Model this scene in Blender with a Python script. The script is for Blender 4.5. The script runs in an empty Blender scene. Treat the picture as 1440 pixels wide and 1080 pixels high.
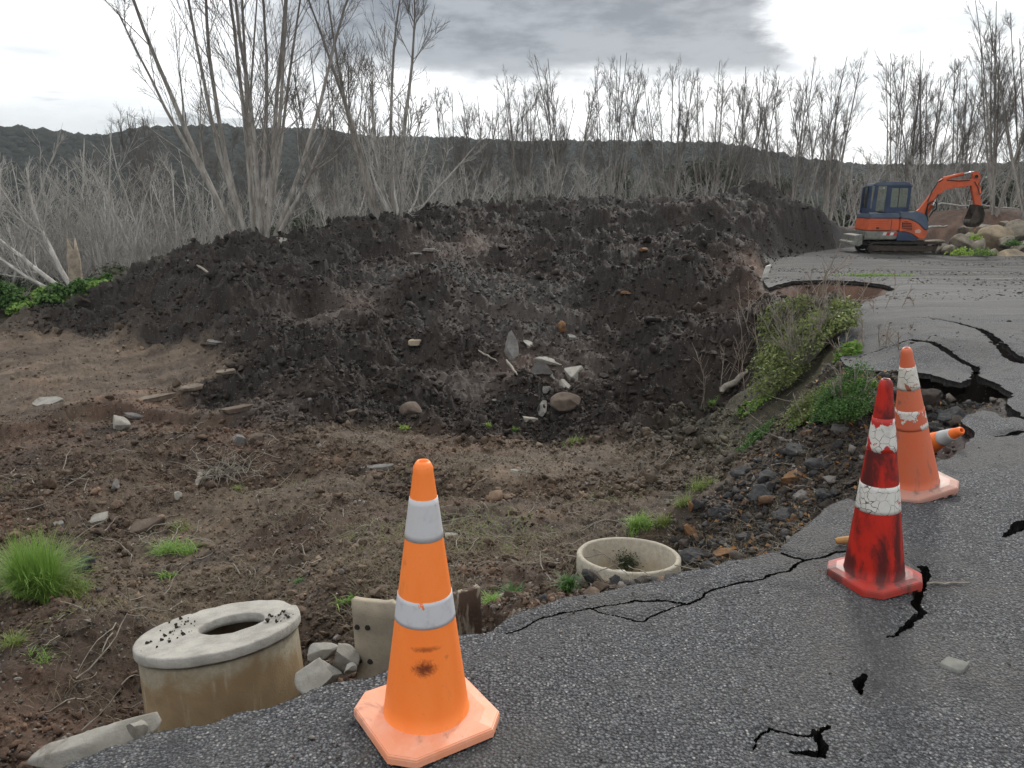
import bpy, bmesh, math, random
import numpy as np
from mathutils import Vector, Matrix, Euler
SC = bpy.context.scene
COL = SC.collection
R = math.radians
# ------------------------------------------------------------------ camera
CAMH = 1.66; PITCH = 13.0; FPX = 1080.0
cd = bpy.data.cameras.new('camera'); cam = bpy.data.objects.new('camera', cd); COL.objects.link(cam)
cam.location = (0, 0, CAMH); cam.rotation_euler = (R(90 - PITCH), 0, 0)
cd.sensor_width = 36; cd.lens = 27; cd.clip_end = 6000; cd.clip_start = 0.05
SC.camera = cam
SC.render.resolution_x = 1024; SC.render.resolution_y = 768
SC.view_settings.view_transform = 'Standard'; SC.view_settings.look = 'None'
SC.view_settings.exposure = 0.0; SC.view_settings.gamma = 1
try: SC.view_settings.use_curve_mapping = False
except Exception: pass
SC.cycles.max_bounces = 5; SC.cycles.diffuse_bounces = 2; SC.cycles.glossy_bounces = 2
SC.cycles.transparent_max_bounces = 6; SC.cycles.use_denoising = True
SC.cycles.sample_clamp_indirect = 4
# ------------------------------------------------------------------ world: overcast sky, bright gaps, one dark cloud bank
SUN_AZ, SUN_EL = 20.0, 31.0       # azimuth to the right of straight ahead
W = bpy.data.worlds.new('World'); SC.world = W; W.use_nodes = True
nt = W.node_tree; N = nt.nodes; L = nt.links
for n in list(N): N.remove(n)
def nd(t, tree=None, **kw):
    n = (tree or nt).nodes.new(t)
    for k, v in kw.items(): setattr(n, k, v)
    return n
def mth(op, a, b=None, c=None, tree=None, clamp=False):
    tr = tree or nt
    n = tr.nodes.new('ShaderNodeMath'); n.operation = op; n.use_clamp = clamp
    for i, s in enumerate((a, b, c)):
        if s is None: continue
        if isinstance(s, (int, float)): n.inputs[i].default_value = s
        else: tr.links.new(s, n.inputs[i])
    return n.outputs[0]
def smooth(x, a, b, tree=None):
    tr = tree or nt
    n = tr.nodes.new('ShaderNodeMapRange'); n.interpolation_type = 'SMOOTHSTEP'
    tr.links.new(x, n.inputs[0]); n.inputs[1].default_value = a; n.inputs[2].default_value = b
    return n.outputs[0]
def mixc(f, a, b, tree=None, blend='MIX'):
    tr = tree or nt
    n = tr.nodes.new('ShaderNodeMix'); n.data_type = 'RGBA'; n.blend_type = blend
    for s, i in ((f, 0), (a, 6), (b, 7)):
        if isinstance(s, (int, float)): n.inputs[i].default_value = s
        elif isinstance(s, tuple): n.inputs[i].default_value = (s[0], s[1], s[2], 1)
        else: tr.links.new(s, n.inputs[i])
    return n.outputs[2]
def noise(vec, scale, detail=4, rough=.5, tree=None, dist=0):
    tr = tree or nt
    n = tr.nodes.new('ShaderNodeTexNoise'); n.inputs['Scale'].default_value = scale
    n.inputs['Detail'].default_value = detail; n.inputs['Roughness'].default_value = rough
    n.inputs['Distortion'].default_value = dist
    if vec is not None: tr.links.new(vec, n.inputs['Vector'])
    return n.outputs[0]
tc = nd('ShaderNodeTexCoord')
sep = nd('ShaderNodeSeparateXYZ'); L.new(tc.outputs['Generated'], sep.inputs[0])
el = mth('MULTIPLY', mth('ARCSINE', sep.outputs[2]), 57.2958)
az = mth('MULTIPLY', mth('ARCTAN2', sep.outputs[0], sep.outputs[1]), 57.2958)
elc = mth('ADD', el, 6.0)
cmb = nd('ShaderNodeCombineXYZ')
L.new(mth('MULTIPLY', az, 0.05), cmb.inputs[0]); L.new(mth('MULTIPLY', el, 0.16), cmb.inputs[1])
n1 = noise(cmb.outputs[0], 1.3, 6, .55)
n2 = noise(cmb.outputs[0], 3.2, 7, .6)
n1c = mth('SUBTRACT', n1, .5); n2c = mth('SUBTRACT', n2, .5)
# distance-like field for the dark bank: az -19..19, el 9.3..30
azp = mth('ADD', az, mth('ADD', mth('MULTIPLY', n1c, 9.0), mth('MULTIPLY', n2c, 4.0)))
elp = mth('ADD', el, mth('ADD', mth('MULTIPLY', n1c, 4.0), mth('MULTIPLY', n2c, 2.4)))
left = smooth(azp, -19.0, -12.0)
right = mth('SUBTRACT', 1.0, smooth(mth('ADD', azp, mth('MULTIPLY', elp, .35)), 20.5, 23.5))
bot = smooth(mth('ADD', elp, mth('MULTIPLY', azp, 0.02)), 7.7, 9.9)
top = mth('SUBTRACT', 1.0, smooth(el, 20.0, 32.0))
bank = mth('MULTIPLY', mth('MULTIPLY', left, right), mth('MULTIPLY', bot, top))
# grey streaks low on the left, and to the right
cmb2 = nd('ShaderNodeCombineXYZ')
L.new(mth('MULTIPLY', az, 0.045), cmb2.inputs[0]); L.new(mth('MULTIPLY', el, 0.42), cmb2.inputs[1])
st = noise(cmb2.outputs[0], 1.6, 6, .55)
streak = mth('MULTIPLY', smooth(st, .46, .64), mth('SUBTRACT', 1.0, smooth(el, 7.0, 12.0)))
streak = mth('MULTIPLY', streak, mth('SUBTRACT', 1.0, smooth(az, -20.0, -8.0)))
lowl = mth('MULTIPLY', mth('SUBTRACT', 1.0, smooth(el, 4.6, 8.3)), mth('SUBTRACT', 1.0, smooth(az, -22.0, -14.0)))
streak = mth('MAXIMUM', streak, mth('MULTIPLY', lowl, .8))
rgt = mth('MULTIPLY', smooth(n2, .43, .62), smooth(az, 19.0, 26.0))
rgt = mth('MULTIPLY', rgt, mth('SUBTRACT', 1.0, smooth(el, 9.0, 15.0)))
body = mixc(smooth(n2, .35, .7), (1.0, 1.0, 1.0), (.80, .82, .84))
# the dome behind the camera: plain bright overcast
back = smooth(mth('ABSOLUTE', az), 45.0, 80.0)
body = mixc(back, body, (.85, .87, .90))
body = mixc(mth('MULTIPLY', streak, .85), body, (.40, .43, .445))
body = mixc(mth('MULTIPLY', rgt, .75), body, (.50, .53, .55))
bk = mixc(smooth(mth('ADD', n2, mth('MULTIPLY', mth('SUBTRACT', 13.0, el), .03)), .38, .66), (.13, .146, .172), (.26, .28, .305))
body = mixc(bank, body, bk)
sky = nd('ShaderNodeTexSky'); sky.sky_type = 'NISHITA'; sky.sun_disc = False
sky.sun_elevation = R(SUN_EL); sky.sun_rotation = R(SUN_AZ)
body10 = nd('ShaderNodeVectorMath', operation='SCALE'); L.new(body, body10.inputs[0]); body10.inputs['Scale'].default_value = 10.0
mixd = mixc(.96, sky.outputs[0], body10.outputs[0])
bg = nd('ShaderNodeBackground'); L.new(mixd, bg.inputs[0]); bg.inputs[1].default_value = 0.15
wo = nd('ShaderNodeOutputWorld'); L.new(bg.outputs[0], wo.inputs[0])
sd = bpy.data.lights.new('sun', 'SUN'); sun = bpy.data.objects.new('sun', sd); COL.objects.link(sun)
sd.energy = 2.2; sd.angle = R(9); sd.color = (1, .95, .88)
dv = Vector((math.sin(R(SUN_AZ)) * math.cos(R(SUN_EL)), math.cos(R(SUN_AZ)) * math.cos(R(SUN_EL)), math.sin(R(SUN_EL))))
sun.rotation_euler = dv.to_track_quat('Z', 'Y').to_euler()
# ------------------------------------------------------------------ helpers: pixels of the photograph -> points
PR = R(PITCH)
FW = np.array([0, math.cos(PR), -math.sin(PR)]); UPV = np.array([0, math.sin(PR), math.cos(PR)])
def ray(u, v): return np.array([(u - 720) / FPX, 0, 0]) + FW + UPV * (540 - v) / FPX
def aty(u, v, y):
    d = ray(u, v); return np.array([0, 0, CAMH]) + d * (y / d[1])
def atz(u, v, z):
    d = ray(u, v); return np.array([0, 0, CAMH]) + d * ((z - CAMH) / d[2])
def tag(o, label=None, cat=None, group=None, kind=None):
    if label: o['label'] = label
    if cat: o['category'] = cat
    if group: o['group'] = group
    if kind: o['kind'] = kind
    return o
def mesh_obj(name, V, F, mat=None, parent=None, smooth_=True, loc=None):
    me = bpy.data.meshes.new(name)
    V = np.asarray(V, np.float32)
    if isinstance(F, np.ndarray):
        k = F.shape[1]; nf = F.shape[0]
        me.vertices.add(len(V)); me.vertices.foreach_set('co', V.ravel())
        me.loops.add(nf * k); me.loops.foreach_set('vertex_index', F.astype(np.int32).ravel())
        me.polygons.add(nf); me.polygons.foreach_set('loop_start', np.arange(0, nf * k, k, dtype=np.int32))
        me.polygons.foreach_set('loop_total', np.full(nf, k, np.int32))
        me.update(calc_edges=True); me.validate()
    else:
        me.from_pydata([tuple(map(float, v)) for v in V], [], [tuple(int(i) for i in f) for f in F]); me.update()
    if smooth_: me.polygons.foreach_set('use_smooth', np.ones(len(me.polygons), bool))
    if mat: me.materials.append(mat)
    o = bpy.data.objects.new(name, me); COL.objects.link(o)
    if parent: o.parent = parent
    if loc is not None: o.location = loc
    return o
def empty(name, loc=(0, 0, 0), rot=(0, 0, 0)):
    o = bpy.data.objects.new(name, None); COL.objects.link(o); o.location = loc; o.rotation_euler = rot
    o.empty_display_size = .2
    return o
def setcol(o, cols):
    a = o.data.color_attributes.new('Col', 'FLOAT_COLOR', 'POINT')
    c = np.ones((len(cols), 4), np.float32); c[:, :3] = cols
    a.data.foreach_set('color', c.ravel())
# ------------------------------------------------------------------ numpy noise
def hsh(ix, iy, s):
    h = (ix.astype(np.int64) * 374761393 + iy.astype(np.int64) * 668265263 + s * 974634777) & 0xffffffff
    h = ((h ^ (h >> 13)) * 1274126177) & 0xffffffff
    h = ((h ^ (h >> 16)) * 2246822519) & 0xffffffff
    return ((h ^ (h >> 15)) & 0xffffff) / float(0x1000000)
def vn(x, y, s=0):
    ix = np.floor(x); iy = np.floor(y); fx = x - ix; fy = y - iy
    fx = fx * fx * fx * (fx * (fx * 6 - 15) + 10); fy = fy * fy * fy * (fy * (fy * 6 - 15) + 10)
    a = hsh(ix, iy, s); b = hsh(ix + 1, iy, s); c = hsh(ix, iy + 1, s); d = hsh(ix + 1, iy + 1, s)
    return (a + (b - a) * fx) * (1 - fy) + (c + (d - c) * fx) * fy - .5
def fbm(x, y, s=0, o=4, g=.5):
    t = 0; a = 1; 
    for i in range(o):
        t = t + a * vn(x * 2 ** i + 17.3 * i, y * 2 ** i - 9.1 * i, s + i); a *= g
    return t
def worley(x, y, s=0):
    ix = np.floor(x); iy = np.floor(y); best = np.full(x.shape, 9.0); rid = np.zeros(x.shape)
    for dx in (-1, 0, 1):
        for dy in (-1, 0, 1):
            cx = ix + dx; cy = iy + dy
            d = np.hypot(cx + hsh(cx, cy, s) - x, cy + hsh(cx, cy, s + 7) - y)
            m = d < best; best = np.where(m, d, best)
            rid = np.where(m, hsh(cx, cy, s + 13), rid)
    return best, rid
def sstep(x, a, b):
    t = np.clip((x - a) / (b - a), 0, 1); return t * t * (3 - 2 * t)
# ------------------------------------------------------------------ materials
def newmat(name):
    m = bpy.data.materials.new(name); m.use_nodes = True
    t = m.node_tree; b = t.nodes['Principled BSDF']
    return m, t, b
def bump(t, b, h, strength=.5, dist=.01):
    n = t.nodes.new('ShaderNodeBump'); n.inputs['Strength'].default_value = strength; n.inputs['Distance'].default_value = dist
    t.links.new(h, n.inputs['Height']); t.links.new(n.outputs[0], b.inputs['Normal'])
def objco(t): return t.nodes.new('ShaderNodeTexCoord').outputs['Object']
def simple(name, col, rough=.6, var=.25, scale=8, bs=.3, bd=.005, col2=None, metal=0, spec=.3, dirt=None):
    """procedural paint/stone: two tones mixed by noise, optional dirt patches, fine bump"""
    m, t, b = newmat(name); co = objco(t)
    c2 = col2 or tuple(c * (1 - var) for c in col)
    n = noise(co, scale, 6, .65, t)
    c = mixc(smooth(n, .35, .65, t), col, c2, t)
    if dirt:
        n3 = noise(co, scale * .6, 8, .7, t, 1.0)
        c = mixc(mth('MULTIPLY', smooth(n3, .50, .66, t), dirt[3], tree=t), c, dirt[:3], t)
    t.links.new(c, b.inputs['Base Color']); b.inputs['Roughness'].default_value = rough
    b.inputs['Metallic'].default_value = metal; b.inputs['Specular IOR Level'].default_value = spec
    if bs: bump(t, b, noise(co, scale * 6, 6, .7, t), bs, bd)
    return m
def attrmat(name, rough=.78, fine=60., var=.55, bs=1.0, bd=.018, speck=None):
    """soil: the vertex colour is the soil's own colour, varied at small scale"""
    m, t, b = newmat(name); co = objco(t)
    a = t.nodes.new('ShaderNodeAttribute'); a.attribute_name = 'Col'
    n = noise(co, fine * .25, 7, .7, t); nf = noise(co, fine, 5, .7, t)
    k = mth('ADD', mth('MULTIPLY', n, var * 1.6, tree=t), mth('MULTIPLY', nf, var * 1.6, tree=t), tree=t)
    k = mth('ADD', k, 1 - var * 1.6, tree=t)
    vm = t.nodes.new('ShaderNodeVectorMath'); vm.operation = 'SCALE'
    t.links.new(a.outputs['Color'], vm.inputs[0]); t.links.new(k, vm.inputs['Scale'])
    c = vm.outputs[0]
    if speck:
        vo = t.nodes.new('ShaderNodeTexVoronoi'); vo.inputs['Scale'].default_value = speck[0]; t.links.new(co, vo.inputs['Vector'])
        sx = t.nodes.new('ShaderNodeSeparateColor'); t.links.new(vo.outputs['Color'], sx.inputs[0])
        f = mth('MULTIPLY', mth('GREATER_THAN', sx.outputs[0], speck[1], tree=t), mth('LESS_THAN', vo.outputs['Distance'], .34, tree=t), tree=t)
        c = mixc(mth('MULTIPLY', f, .8, tree=t), c, mixc(sx.outputs[1], (.30, .25, .20), (.10, .07, .05), t), t)
    t.links.new(c, b.inputs['Base Color']); b.inputs['Roughness'].default_value = rough
    b.inputs['Specular IOR Level'].default_value = .3
    bump(t, b, mth('ADD', n, mth('MULTIPLY', nf, .5, tree=t), tree=t), bs, bd)
    return m
M = {}
M['soil'] = attrmat('soil', speck=(38., .93))
M['clod'] = attrmat('soil_clods', fine=50)
# ------------------------------------------------------------------ the road outline (traced where its edge lies on the ground)
EDGE_PX = [(40,1090),(95,1068),(150,1050),(205,1030),(260,1012),(305,1003),(350,988),(400,980),(437,968),(480,950),(520,943),(560,925),
 (600,905),(640,890),(685,878),(720,852),(760,843),(800,834),(845,828),(880,818),(935,812),(960,797),(1000,790),(1030,782),(1065,778),(1104,768),
 (1112,748),(1140,728),(1165,706),(1195,694),(1220,700),(1245,706),(1275,690),(1296,668),(1312,650),(1340,636),(1360,622),(1369,608),(1365,598),(1353,588),(1361,577),(1381,569),(1400,573),
 (1415,580),(1436,577),(1426,568),(1418,556),(1424,548),(1420,538),(1405,524),(1392,516),(1381,509),(1376,497),(1370,500),(1367,516),(1353,524),(1338,518),(1314,503),(1291,491),(1260,489),
 (1237,489),(1217,493),(1200,482),(1188,468),(1180,448),(1193,432),(1215,420),(1245,410),(1258,404),(1245,398),(1200,393),(1150,391),(1115,392),(1092,397),
 (1080,401),(1074,392),(1080,378),(1098,362)]
EDGE = [tuple(atz(u, v, 0)[:2]) for u, v in EDGE_PX] + [(9.6, 26.4), (10.6, 28.4), (12.2, 30.8), (13.9, 32.6), (15.2, 33.6), (60, 34), (60, -30), (-14, -30), (-14, -6.0), (-6.5, -2.2), (-3.1, .2), (-1.9, 1.25)]
EDGE = np.array(EDGE)
def inside(x, y, poly):
    c = np.zeros(x.shape, bool); n = len(poly)
    for i in range(n):
        x0, y0 = poly[i]; x1, y1 = poly[(i + 1) % n]
        if y0 == y1: continue
        m = ((y0 > y) != (y1 > y)) & (x < (x1 - x0) * (y - y0) / (y1 - y0) + x0)
        c ^= m
    return c
def segdist(x, y, P, closed=False):
    """distance to polyline and the fraction along it"""
    best = np.full(x.shape, 1e9); par = np.zeros(x.shape); n = len(P)
    rng = n if closed else n - 1
    for i in range(rng):
        ax, ay = P[i]; bx, by = P[(i + 1) % n]; dx, dy = bx - ax, by - ay
        t = np.clip(((x - ax) * dx + (y - ay) * dy) / (dx * dx + dy * dy + 1e-12), 0, 1)
        d = np.hypot(x - ax - t * dx, y - ay - t * dy)
        m = d < best; best = np.where(m, d, best); par = np.where(m, (i + t) / rng, par)
    return best, par
def road_sd(x, y):
    """signed distance, positive outside the road; edge broken up at small scale"""
    xx = x + .05 * fbm(x * 3.1, y * 3.1, 71, 4, .6); yy = y + .05 * fbm(x * 3.1, y * 3.1, 91, 4, .6)
    shp = x.shape; fx = xx.ravel(); fy = yy.ravel()
    d, _ = segdist(fx, fy, EDGE, True)
    ins = inside(fx, fy, EDGE)
    return np.where(ins, -d, d).reshape(shp)
# cracks: pixel polyline, width in metres at start, middle, end
CR = [
 ([(712,880),(741,871),(767,858),(800,850),(830,846),(880,838),(925,838),(964,845),(985,838),(1005,825),(1040,812),(1075,808),(1102,797),(1122,785),(1135,780)], (.006,.011,.014)),
 ([(1100,769),(1118,776),(1135,780),(1164,778),(1180,772),(1200,772)], (.015,.012,.007)),
 ([(826,845),(880,868),(905,868),(964,845)], (.005,.006,.005)),
 ([(1299,796),(1303,806),(1294,818),(1288,847),(1297,860),(1285,870),(1270,883),(1253,895)], (.036,.034,.006)),
 ([(1214,947),(1210,960),(1208,974)], (.014,.045,.01)),
 ([(1058,1054),(1062,1040),(1080,1024),(1110,1030),(1134,1033),(1150,1026),(1162,1019)], (.007,.008,.010)),
 ([(1143,1028),(1149,1042),(1151,1058),(1135,1058),(1112,1059)], (.022,.032,.006)),
 ([(1286,443),(1321,447),(1347,452),(1378,460),(1386,464),(1400,474),(1415,484),(1440,494),(1480,500)], (.02,.10,.16)),
 ([(1230,466),(1280,466),(1310,474),(1337,481),(1374,491),(1378,500)], (.01,.06,.07)),
 ([(1400,609),(1420,608),(1436,604),(1470,606)], (.01,.05,.03)),
 ([(1412,752),(1425,745),(1440,735),(1460,728)], (.01,.06,.05)),
 ([(1200,300+165),(1230,466)], (.01,.01,.01)),
 ([(1436,577),(1460,590),(1500,592)], (.06,.03,.01)),
]
CRW = [(np.array([atz(u, v, 0)[:2] for u, v in p]), w) for p, w in CR]
def crack(x, y):
    """how far inside a crack (positive = gap) and how deep the gap is"""
    g = np.full(x.shape, -1.0); dp = np.zeros(x.shape)
    wx = x + .022 * fbm(x * 9, y * 9, 33, 4, .65); wy = y + .022 * fbm(x * 9, y * 9, 43, 4, .65)
    for P, w in CRW:
        bb = (x > P[:, 0].min() - .6) & (x < P[:, 0].max() + .6) & (y > P[:, 1].min() - .6) & (y < P[:, 1].max() + .6)
        if not bb.any(): continue
        d, t = segdist(wx[bb], wy[bb], P)
        wd = np.interp(t, [0, .5, 1], w) * .5 * (1 + .6 * vn(x[bb] * 14, y[bb] * 14, 5))
        g[bb] = np.maximum(g[bb], wd - d)
        dp[bb] = np.maximum(dp[bb], np.clip(1 - d / (wd + .06), 0, 1) * np.minimum(wd * 5, .4))
    return g, dp
def road_z(x, y, sd=None):
    z = .03 * vn(x * .35, y * .35, 201) * 2 + .012 * vn(x * 1.3, y * 1.3, 205)
    z = (z + .05 * vn(x * .12, y * .12, 208)) * (.15 + .85 * sstep(np.hypot(x, y), 4, 11))
    # the slab between hole and cavity has sunk towards its lip
    cx, cy = SLAB
    if sd is not None:
        z = z - .36 * np.exp(-((x - cx) ** 2 + (y - cy) ** 2) / 4.0) * sstep(-sd, 1.3, 0)
        z = z - .03 * sstep(-sd, .35, 0)
    return z
SLAB = tuple(atz(1215, 465, 0)[:2])
# ------------------------------------------------------------------ the ground: one sheet, heights interpolated between surveyed points
GP = [ # u, v, y(depth)
 (0,1070,3.9),(100,1000,4.45),(0,930,5.0),(150,900,5.3),(60,800,6.8),(0,850,6.0),(200,1000,4.9),(300,960,5.5),(300,900,6.0),(450,930,4.9),(470,830,5.8),(600,750,7.1),(640,870,5.0),(700,830,5.6),
 (760,800,6.2),(0,720,8.5),(150,740,8.2),(250,750,8.2),(380,720,8.6),(450,720,8.6),(540,690,9.2),(650,680,9.6),(760,640,11.6),(850,680,9.7),(800,740,7.9),(870,745,7.5),(950,720,7.2),(950,770,6.1),
 (880,620,12.8),(940,604,13.6),(1000,602,13.6),(960,650,10.6),(1000,680,8.6),(1040,640,9.4),(1060,700,6.9),(1100,660,7.0),(1150,650,6.0),(1180,620,6.7),(1190,670,5.1),(1100,600,10.2),(1060,590,11.6),(1030,560,13.4),
 (1150,600,8.0),(1200,580,7.4),(1210,540,8.0),(1120,560,11.2),(1060,500,14.6),(1110,520,12.6),(1150,500,12.0),(1195,510,9.2),(1100,460,14.9),(1130,434,17.4),(1180,428,16.7),(1100,432,17.3),
 (1300,560,8.4),(1340,580,7.7),(1280,600,7.5),(1260,640,6.3),(1300,620,6.7),(1290,525,9.7),(1340,545,8.8),(1395,560,8.2),(1250,520,9.9),(1240,580,8.1),
 (1070,430,16.4),(1060,400,18.4),(1040,360,21.5),(1060,350,25),(1075,360,24.5),(1000,600,13.7),(900,590,13.9),(800,600,13.7),(700,604,13.4),(600,606,13.0),(500,604,12.6),
 (400,600,12.4),(300,640,10.8),(200,650,10.6),(100,660,10.4),(0,640,11.2),(300,600,12.6),(150,600,12.6),(0,590,13.0),(0,550,14.8),(100,530,15.6),(200,500,17.3),(300,490,17.6),(330,540,15.2),(0,480,18.4),(100,470,19.0),(0,450,20.6),
 (100,445,20.6),(150,415,22.0),(60,425,22.0),(-200,430,22.0),(-200,520,17.0),(-300,650,11.5),(-300,850,6.6),(-400,1100,3.6),(200,385,23.2),(250,362,24.2),(300,350,25),(350,336,26),(450,325,27.5),(520,312,28.8),(600,301,30.5),(700,293,32.5),(800,290,33.5),(900,291,33),(960,294,32),
 (250,440,19.6),(350,430,19.4),(450,450,18.2),(550,450,18.4),(650,450,18.4),(750,450,18.4),(850,450,18.0),(950,450,17.3),(1020,450,16.8),(400,520,15.6),(500,520,15.6),(600,520,15.9),(700,520,15.9),(800,520,15.8),
 (900,520,15.6),(1000,520,15.1),(1040,540,14.4),(350,380,22.4),(450,380,22.2),(600,380,22.2),(750,380,22.0),(900,380,21.0),(1000,390,19.6),(450,345,25),(600,335,26),(750,330,27),(900,335,26),(980,340,24),(1020,320,27),
 (1000,292,29),(1050,278,30.5),(1090,274,31),(1130,280,32.5),(1165,292,33.5),(1190,312,34),(1200,338,33),(1150,346,29.8),(1110,350,27),(1100,320,28.6),(1150,320,31)]
FARW = [ # x, y, z hidden or far ground, in metres
 (-22,26,-2.6),(-16,27.5,-1.9),(-10,30,-.6),(-5,35,-.4),(0,37,.4),(5,37,.6),(9,36,.6),(-30,30,-5),(-20,36,-5.5),(-10,40,-4.2),(0,44,-2.4),(8,44,-1.2),(14,40,-.5),(20,44,-.4),(30,42,-.2),(40,40,0),
 (13,34,.1),(17,36.5,.9),(20,37,1.35),(23,37,1.5),(27,37,1.25),(32,37,1.3),(22,33.5,.2),(28,33.5,.3),(18,33.8,.1),(35,34,.2),(-30,48,-9),(-15,50,-8.5),(0,55,-5.5),(15,55,-3),(30,55,-2),(45,50,-1.5),(-45,20,-4),(-40,10,-3),(-20,8,-2),(-12,2,-1.8),(-9,-1,-1.2)]
def w_of(u, v, y): return aty(u, v, y)
cp = np.array([w_of(*p) for p in GP] + [list(p) for p in FARW])
def qx(x, y):
    r = np.hypot(x, y); return np.stack([np.arctan2(x, y), np.log(np.maximum(r, .5))], -1)
cq = qx(cp[:, 0], cp[:, 1])
def tk(d): return np.where(d > 1e-9, d * d * np.log(np.maximum(d, 1e-9)), 0)
A = np.zeros((len(cp) + 3,) * 2); D = np.linalg.norm(cq[:, None] - cq[None], axis=-1)
n_ = len(cp); A[:n_, :n_] = tk(D) + np.eye(n_) * 2e-4; A[:n_, n_] = 1; A[:n_, n_ + 1:] = cq; A[n_:, :n_] = A[:n_, n_:].T
SOL = np.linalg.solve(A, np.concatenate([cp[:, 2], [0, 0, 0]]))
def tps(x, y):
    q = qx(x.ravel(), y.ravel()); out = np.empty(len(q))
    for i in range(0, len(q), 60000):
        d = np.linalg.norm(q[i:i + 60000, None] - cq[None], axis=-1)
        out[i:i + 60000] = tk(d) @ SOL[:n_] + SOL[n_] + q[i:i + 60000] @ SOL[n_ + 1:]
    return out.reshape(x.shape)
RIDGE = [(-300,190),(0,192),(60,196),(130,204),(160,205),(200,197),(300,194),(400,191),(470,194),(520,202),(600,205),(700,208),(800,210),(900,212),(1000,214),(1060,222),(1130,236),(1200,242),(1300,246),(1440,240),(1700,235)]
RA = np.array([math.atan2((u - 720) / FPX, math.cos(PR) + math.sin(PR) * (540 - v) / FPX) for u, v in RIDGE])
RE = np.array([(lambda d: d[2] / math.hypot(d[0], d[1]))(ray(u, v)) for u, v in RIDGE])
def far_z(a, r):
    e = np.interp(a, RA, RE)
    top = CAMH + e * 545
    x = r * np.sin(a); y = r * np.cos(a)
    val = np.interp(a, [-.8, -.2, .2, .6, 1.2], [-13, -11, -8, -4, -3])
    s = sstep(r, 100, 545)
    z = val + (top - val) * s + 8 * fbm(x / 90, y / 90, 301, 4) * sstep(r, 120, 350) * (1 - sstep(r, 400, 540)) + 2.2 * fbm(x / 40, y / 40, 311, 3) * sstep(r, 200, 500)
    return z - 105 * sstep(r, 590, 685)
az_d = np.radians(np.linspace(-40, 40, 1180))
az_side = np.radians(np.arange(44, 181, 4.))
AZ = np.concatenate([-az_side[::-1][1:], az_d, az_side]); AZ[0] = -math.pi + .02; AZ[-1] = math.pi - .02
RR = np.concatenate([np.exp(np.linspace(math.log(.9), math.log(62), 860)), np.exp(np.linspace(math.log(62), math.log(3000), 230))[1:]])
GA, GR = np.meshgrid(AZ, RR, indexing='ij')
GX = GR * np.sin(GA); GY = GR * np.cos(GA)
# --- soil kinds at points of the photograph (their own colours)
SOILS = {'D': ((.0150,.0108,.0080),1.2), 'd': ((.034,.029,.025),.8), 'M': ((.046,.034,.027),.6), 'T': ((.100,.073,.050),.36), 'B': ((.064,.042,.028),.42), 'S': ((.150,.102,.064),.2),
 'm': ((.10,.060,.038),.08), 'G': ((.050,.042,.036),.75), 'A': ((.055,.052,.050),.12), 'R': ((.082,.048,.032),.3), 'K': ((.040,.036,.020),.3), 'L': ((.088,.064,.043),.34)}
SP = {'D': [(150,440),(110,460),(200,400),(300,370),(350,345),(400,400),(500,350),(600,320),(700,310),(300,440),(230,462),(350,480),(400,520),(450,540),(520,480),(600,420),(700,360),(800,340),(900,330),(850,420),(950,400),(1000,350),(1050,400),(1000,480),
  (950,520),(900,560),(860,480),(1050,480),(1040,540),(480,590),(600,560),(700,590),(650,510),(560,575),(1100,300),(1150,310),(1050,320),(330,540),(820,380),(1000,560),(780,580),(840,590),(1180,325),(1150,335),(1090,335),(400,350),(900,480),(420,480)],
 'd': [(720,430),(640,455),(700,480),(560,400),(760,440),(690,410)], 'M': [(450,455),(490,430),(700,550),(640,540),(830,490),(770,530),(380,590),(660,350)],
 'T': [(50,480),(100,520),(200,510),(270,500),(250,530),(150,560),(50,570),(0,540),(20,500),(120,490)],
 'B': [(0,640),(100,650),(200,620),(300,600),(100,720),(250,680),(350,640),(500,650),(600,640),(500,720),(400,760),(700,720),(800,700),(650,760),(750,760),(850,640),(100,850),(50,950),(150,900),(600,800),(130,980),(780,780),(20,620),(180,590)],
 'L': [(420,690),(300,740),(560,640),(700,650),(780,640),(250,800),(450,790),(200,860),(520,620)],
 'S': [(900,670),(930,668),(970,665),(1010,652),(1040,628),(1062,606),(925,715),(965,700),(1080,588),(1000,670),(870,715),(950,650),(1000,640),(1050,610),(900,700),(880,690),(1030,600),(960,680),(1000,620)], 'm': [(1000,602),(950,604),(1030,596)],
 'G': [(1010,745),(1060,705),(1100,680),(1150,650),(1180,620),(1120,640),(1180,680),(1000,770),(1320,560),(1300,520),(1250,540),(1340,600),(950,770),(1060,750),(1150,700)],
 'A': [(1250,362),(1350,370),(1440,370),(1120,365),(1200,350)], 'R': [(1100,410),(1180,405),(1150,420),(1220,402),(1120,400),(1400,550),(1130,420),(1390,540)], 'K': [(1100,520),(1150,560),(1080,490),(1180,500),(1120,470),(60,420),(150,408)]}
base = tps(GX, GY)
def grid_hit(u, v, Zg, ymin=1.2, ymax=60):
    d = ray(u, v); ys = np.exp(np.linspace(math.log(ymin), math.log(ymax), 1500)); t = ys / d[1]
    X = d[0] * t; Z = CAMH + d[2] * t
    h = lookup(X, ys, Zg); k = np.argmax(h >= Z)
    if h[k] < Z[k]: k = len(ys) - 1
    return np.array([X[k], ys[k], h[k]])
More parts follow.
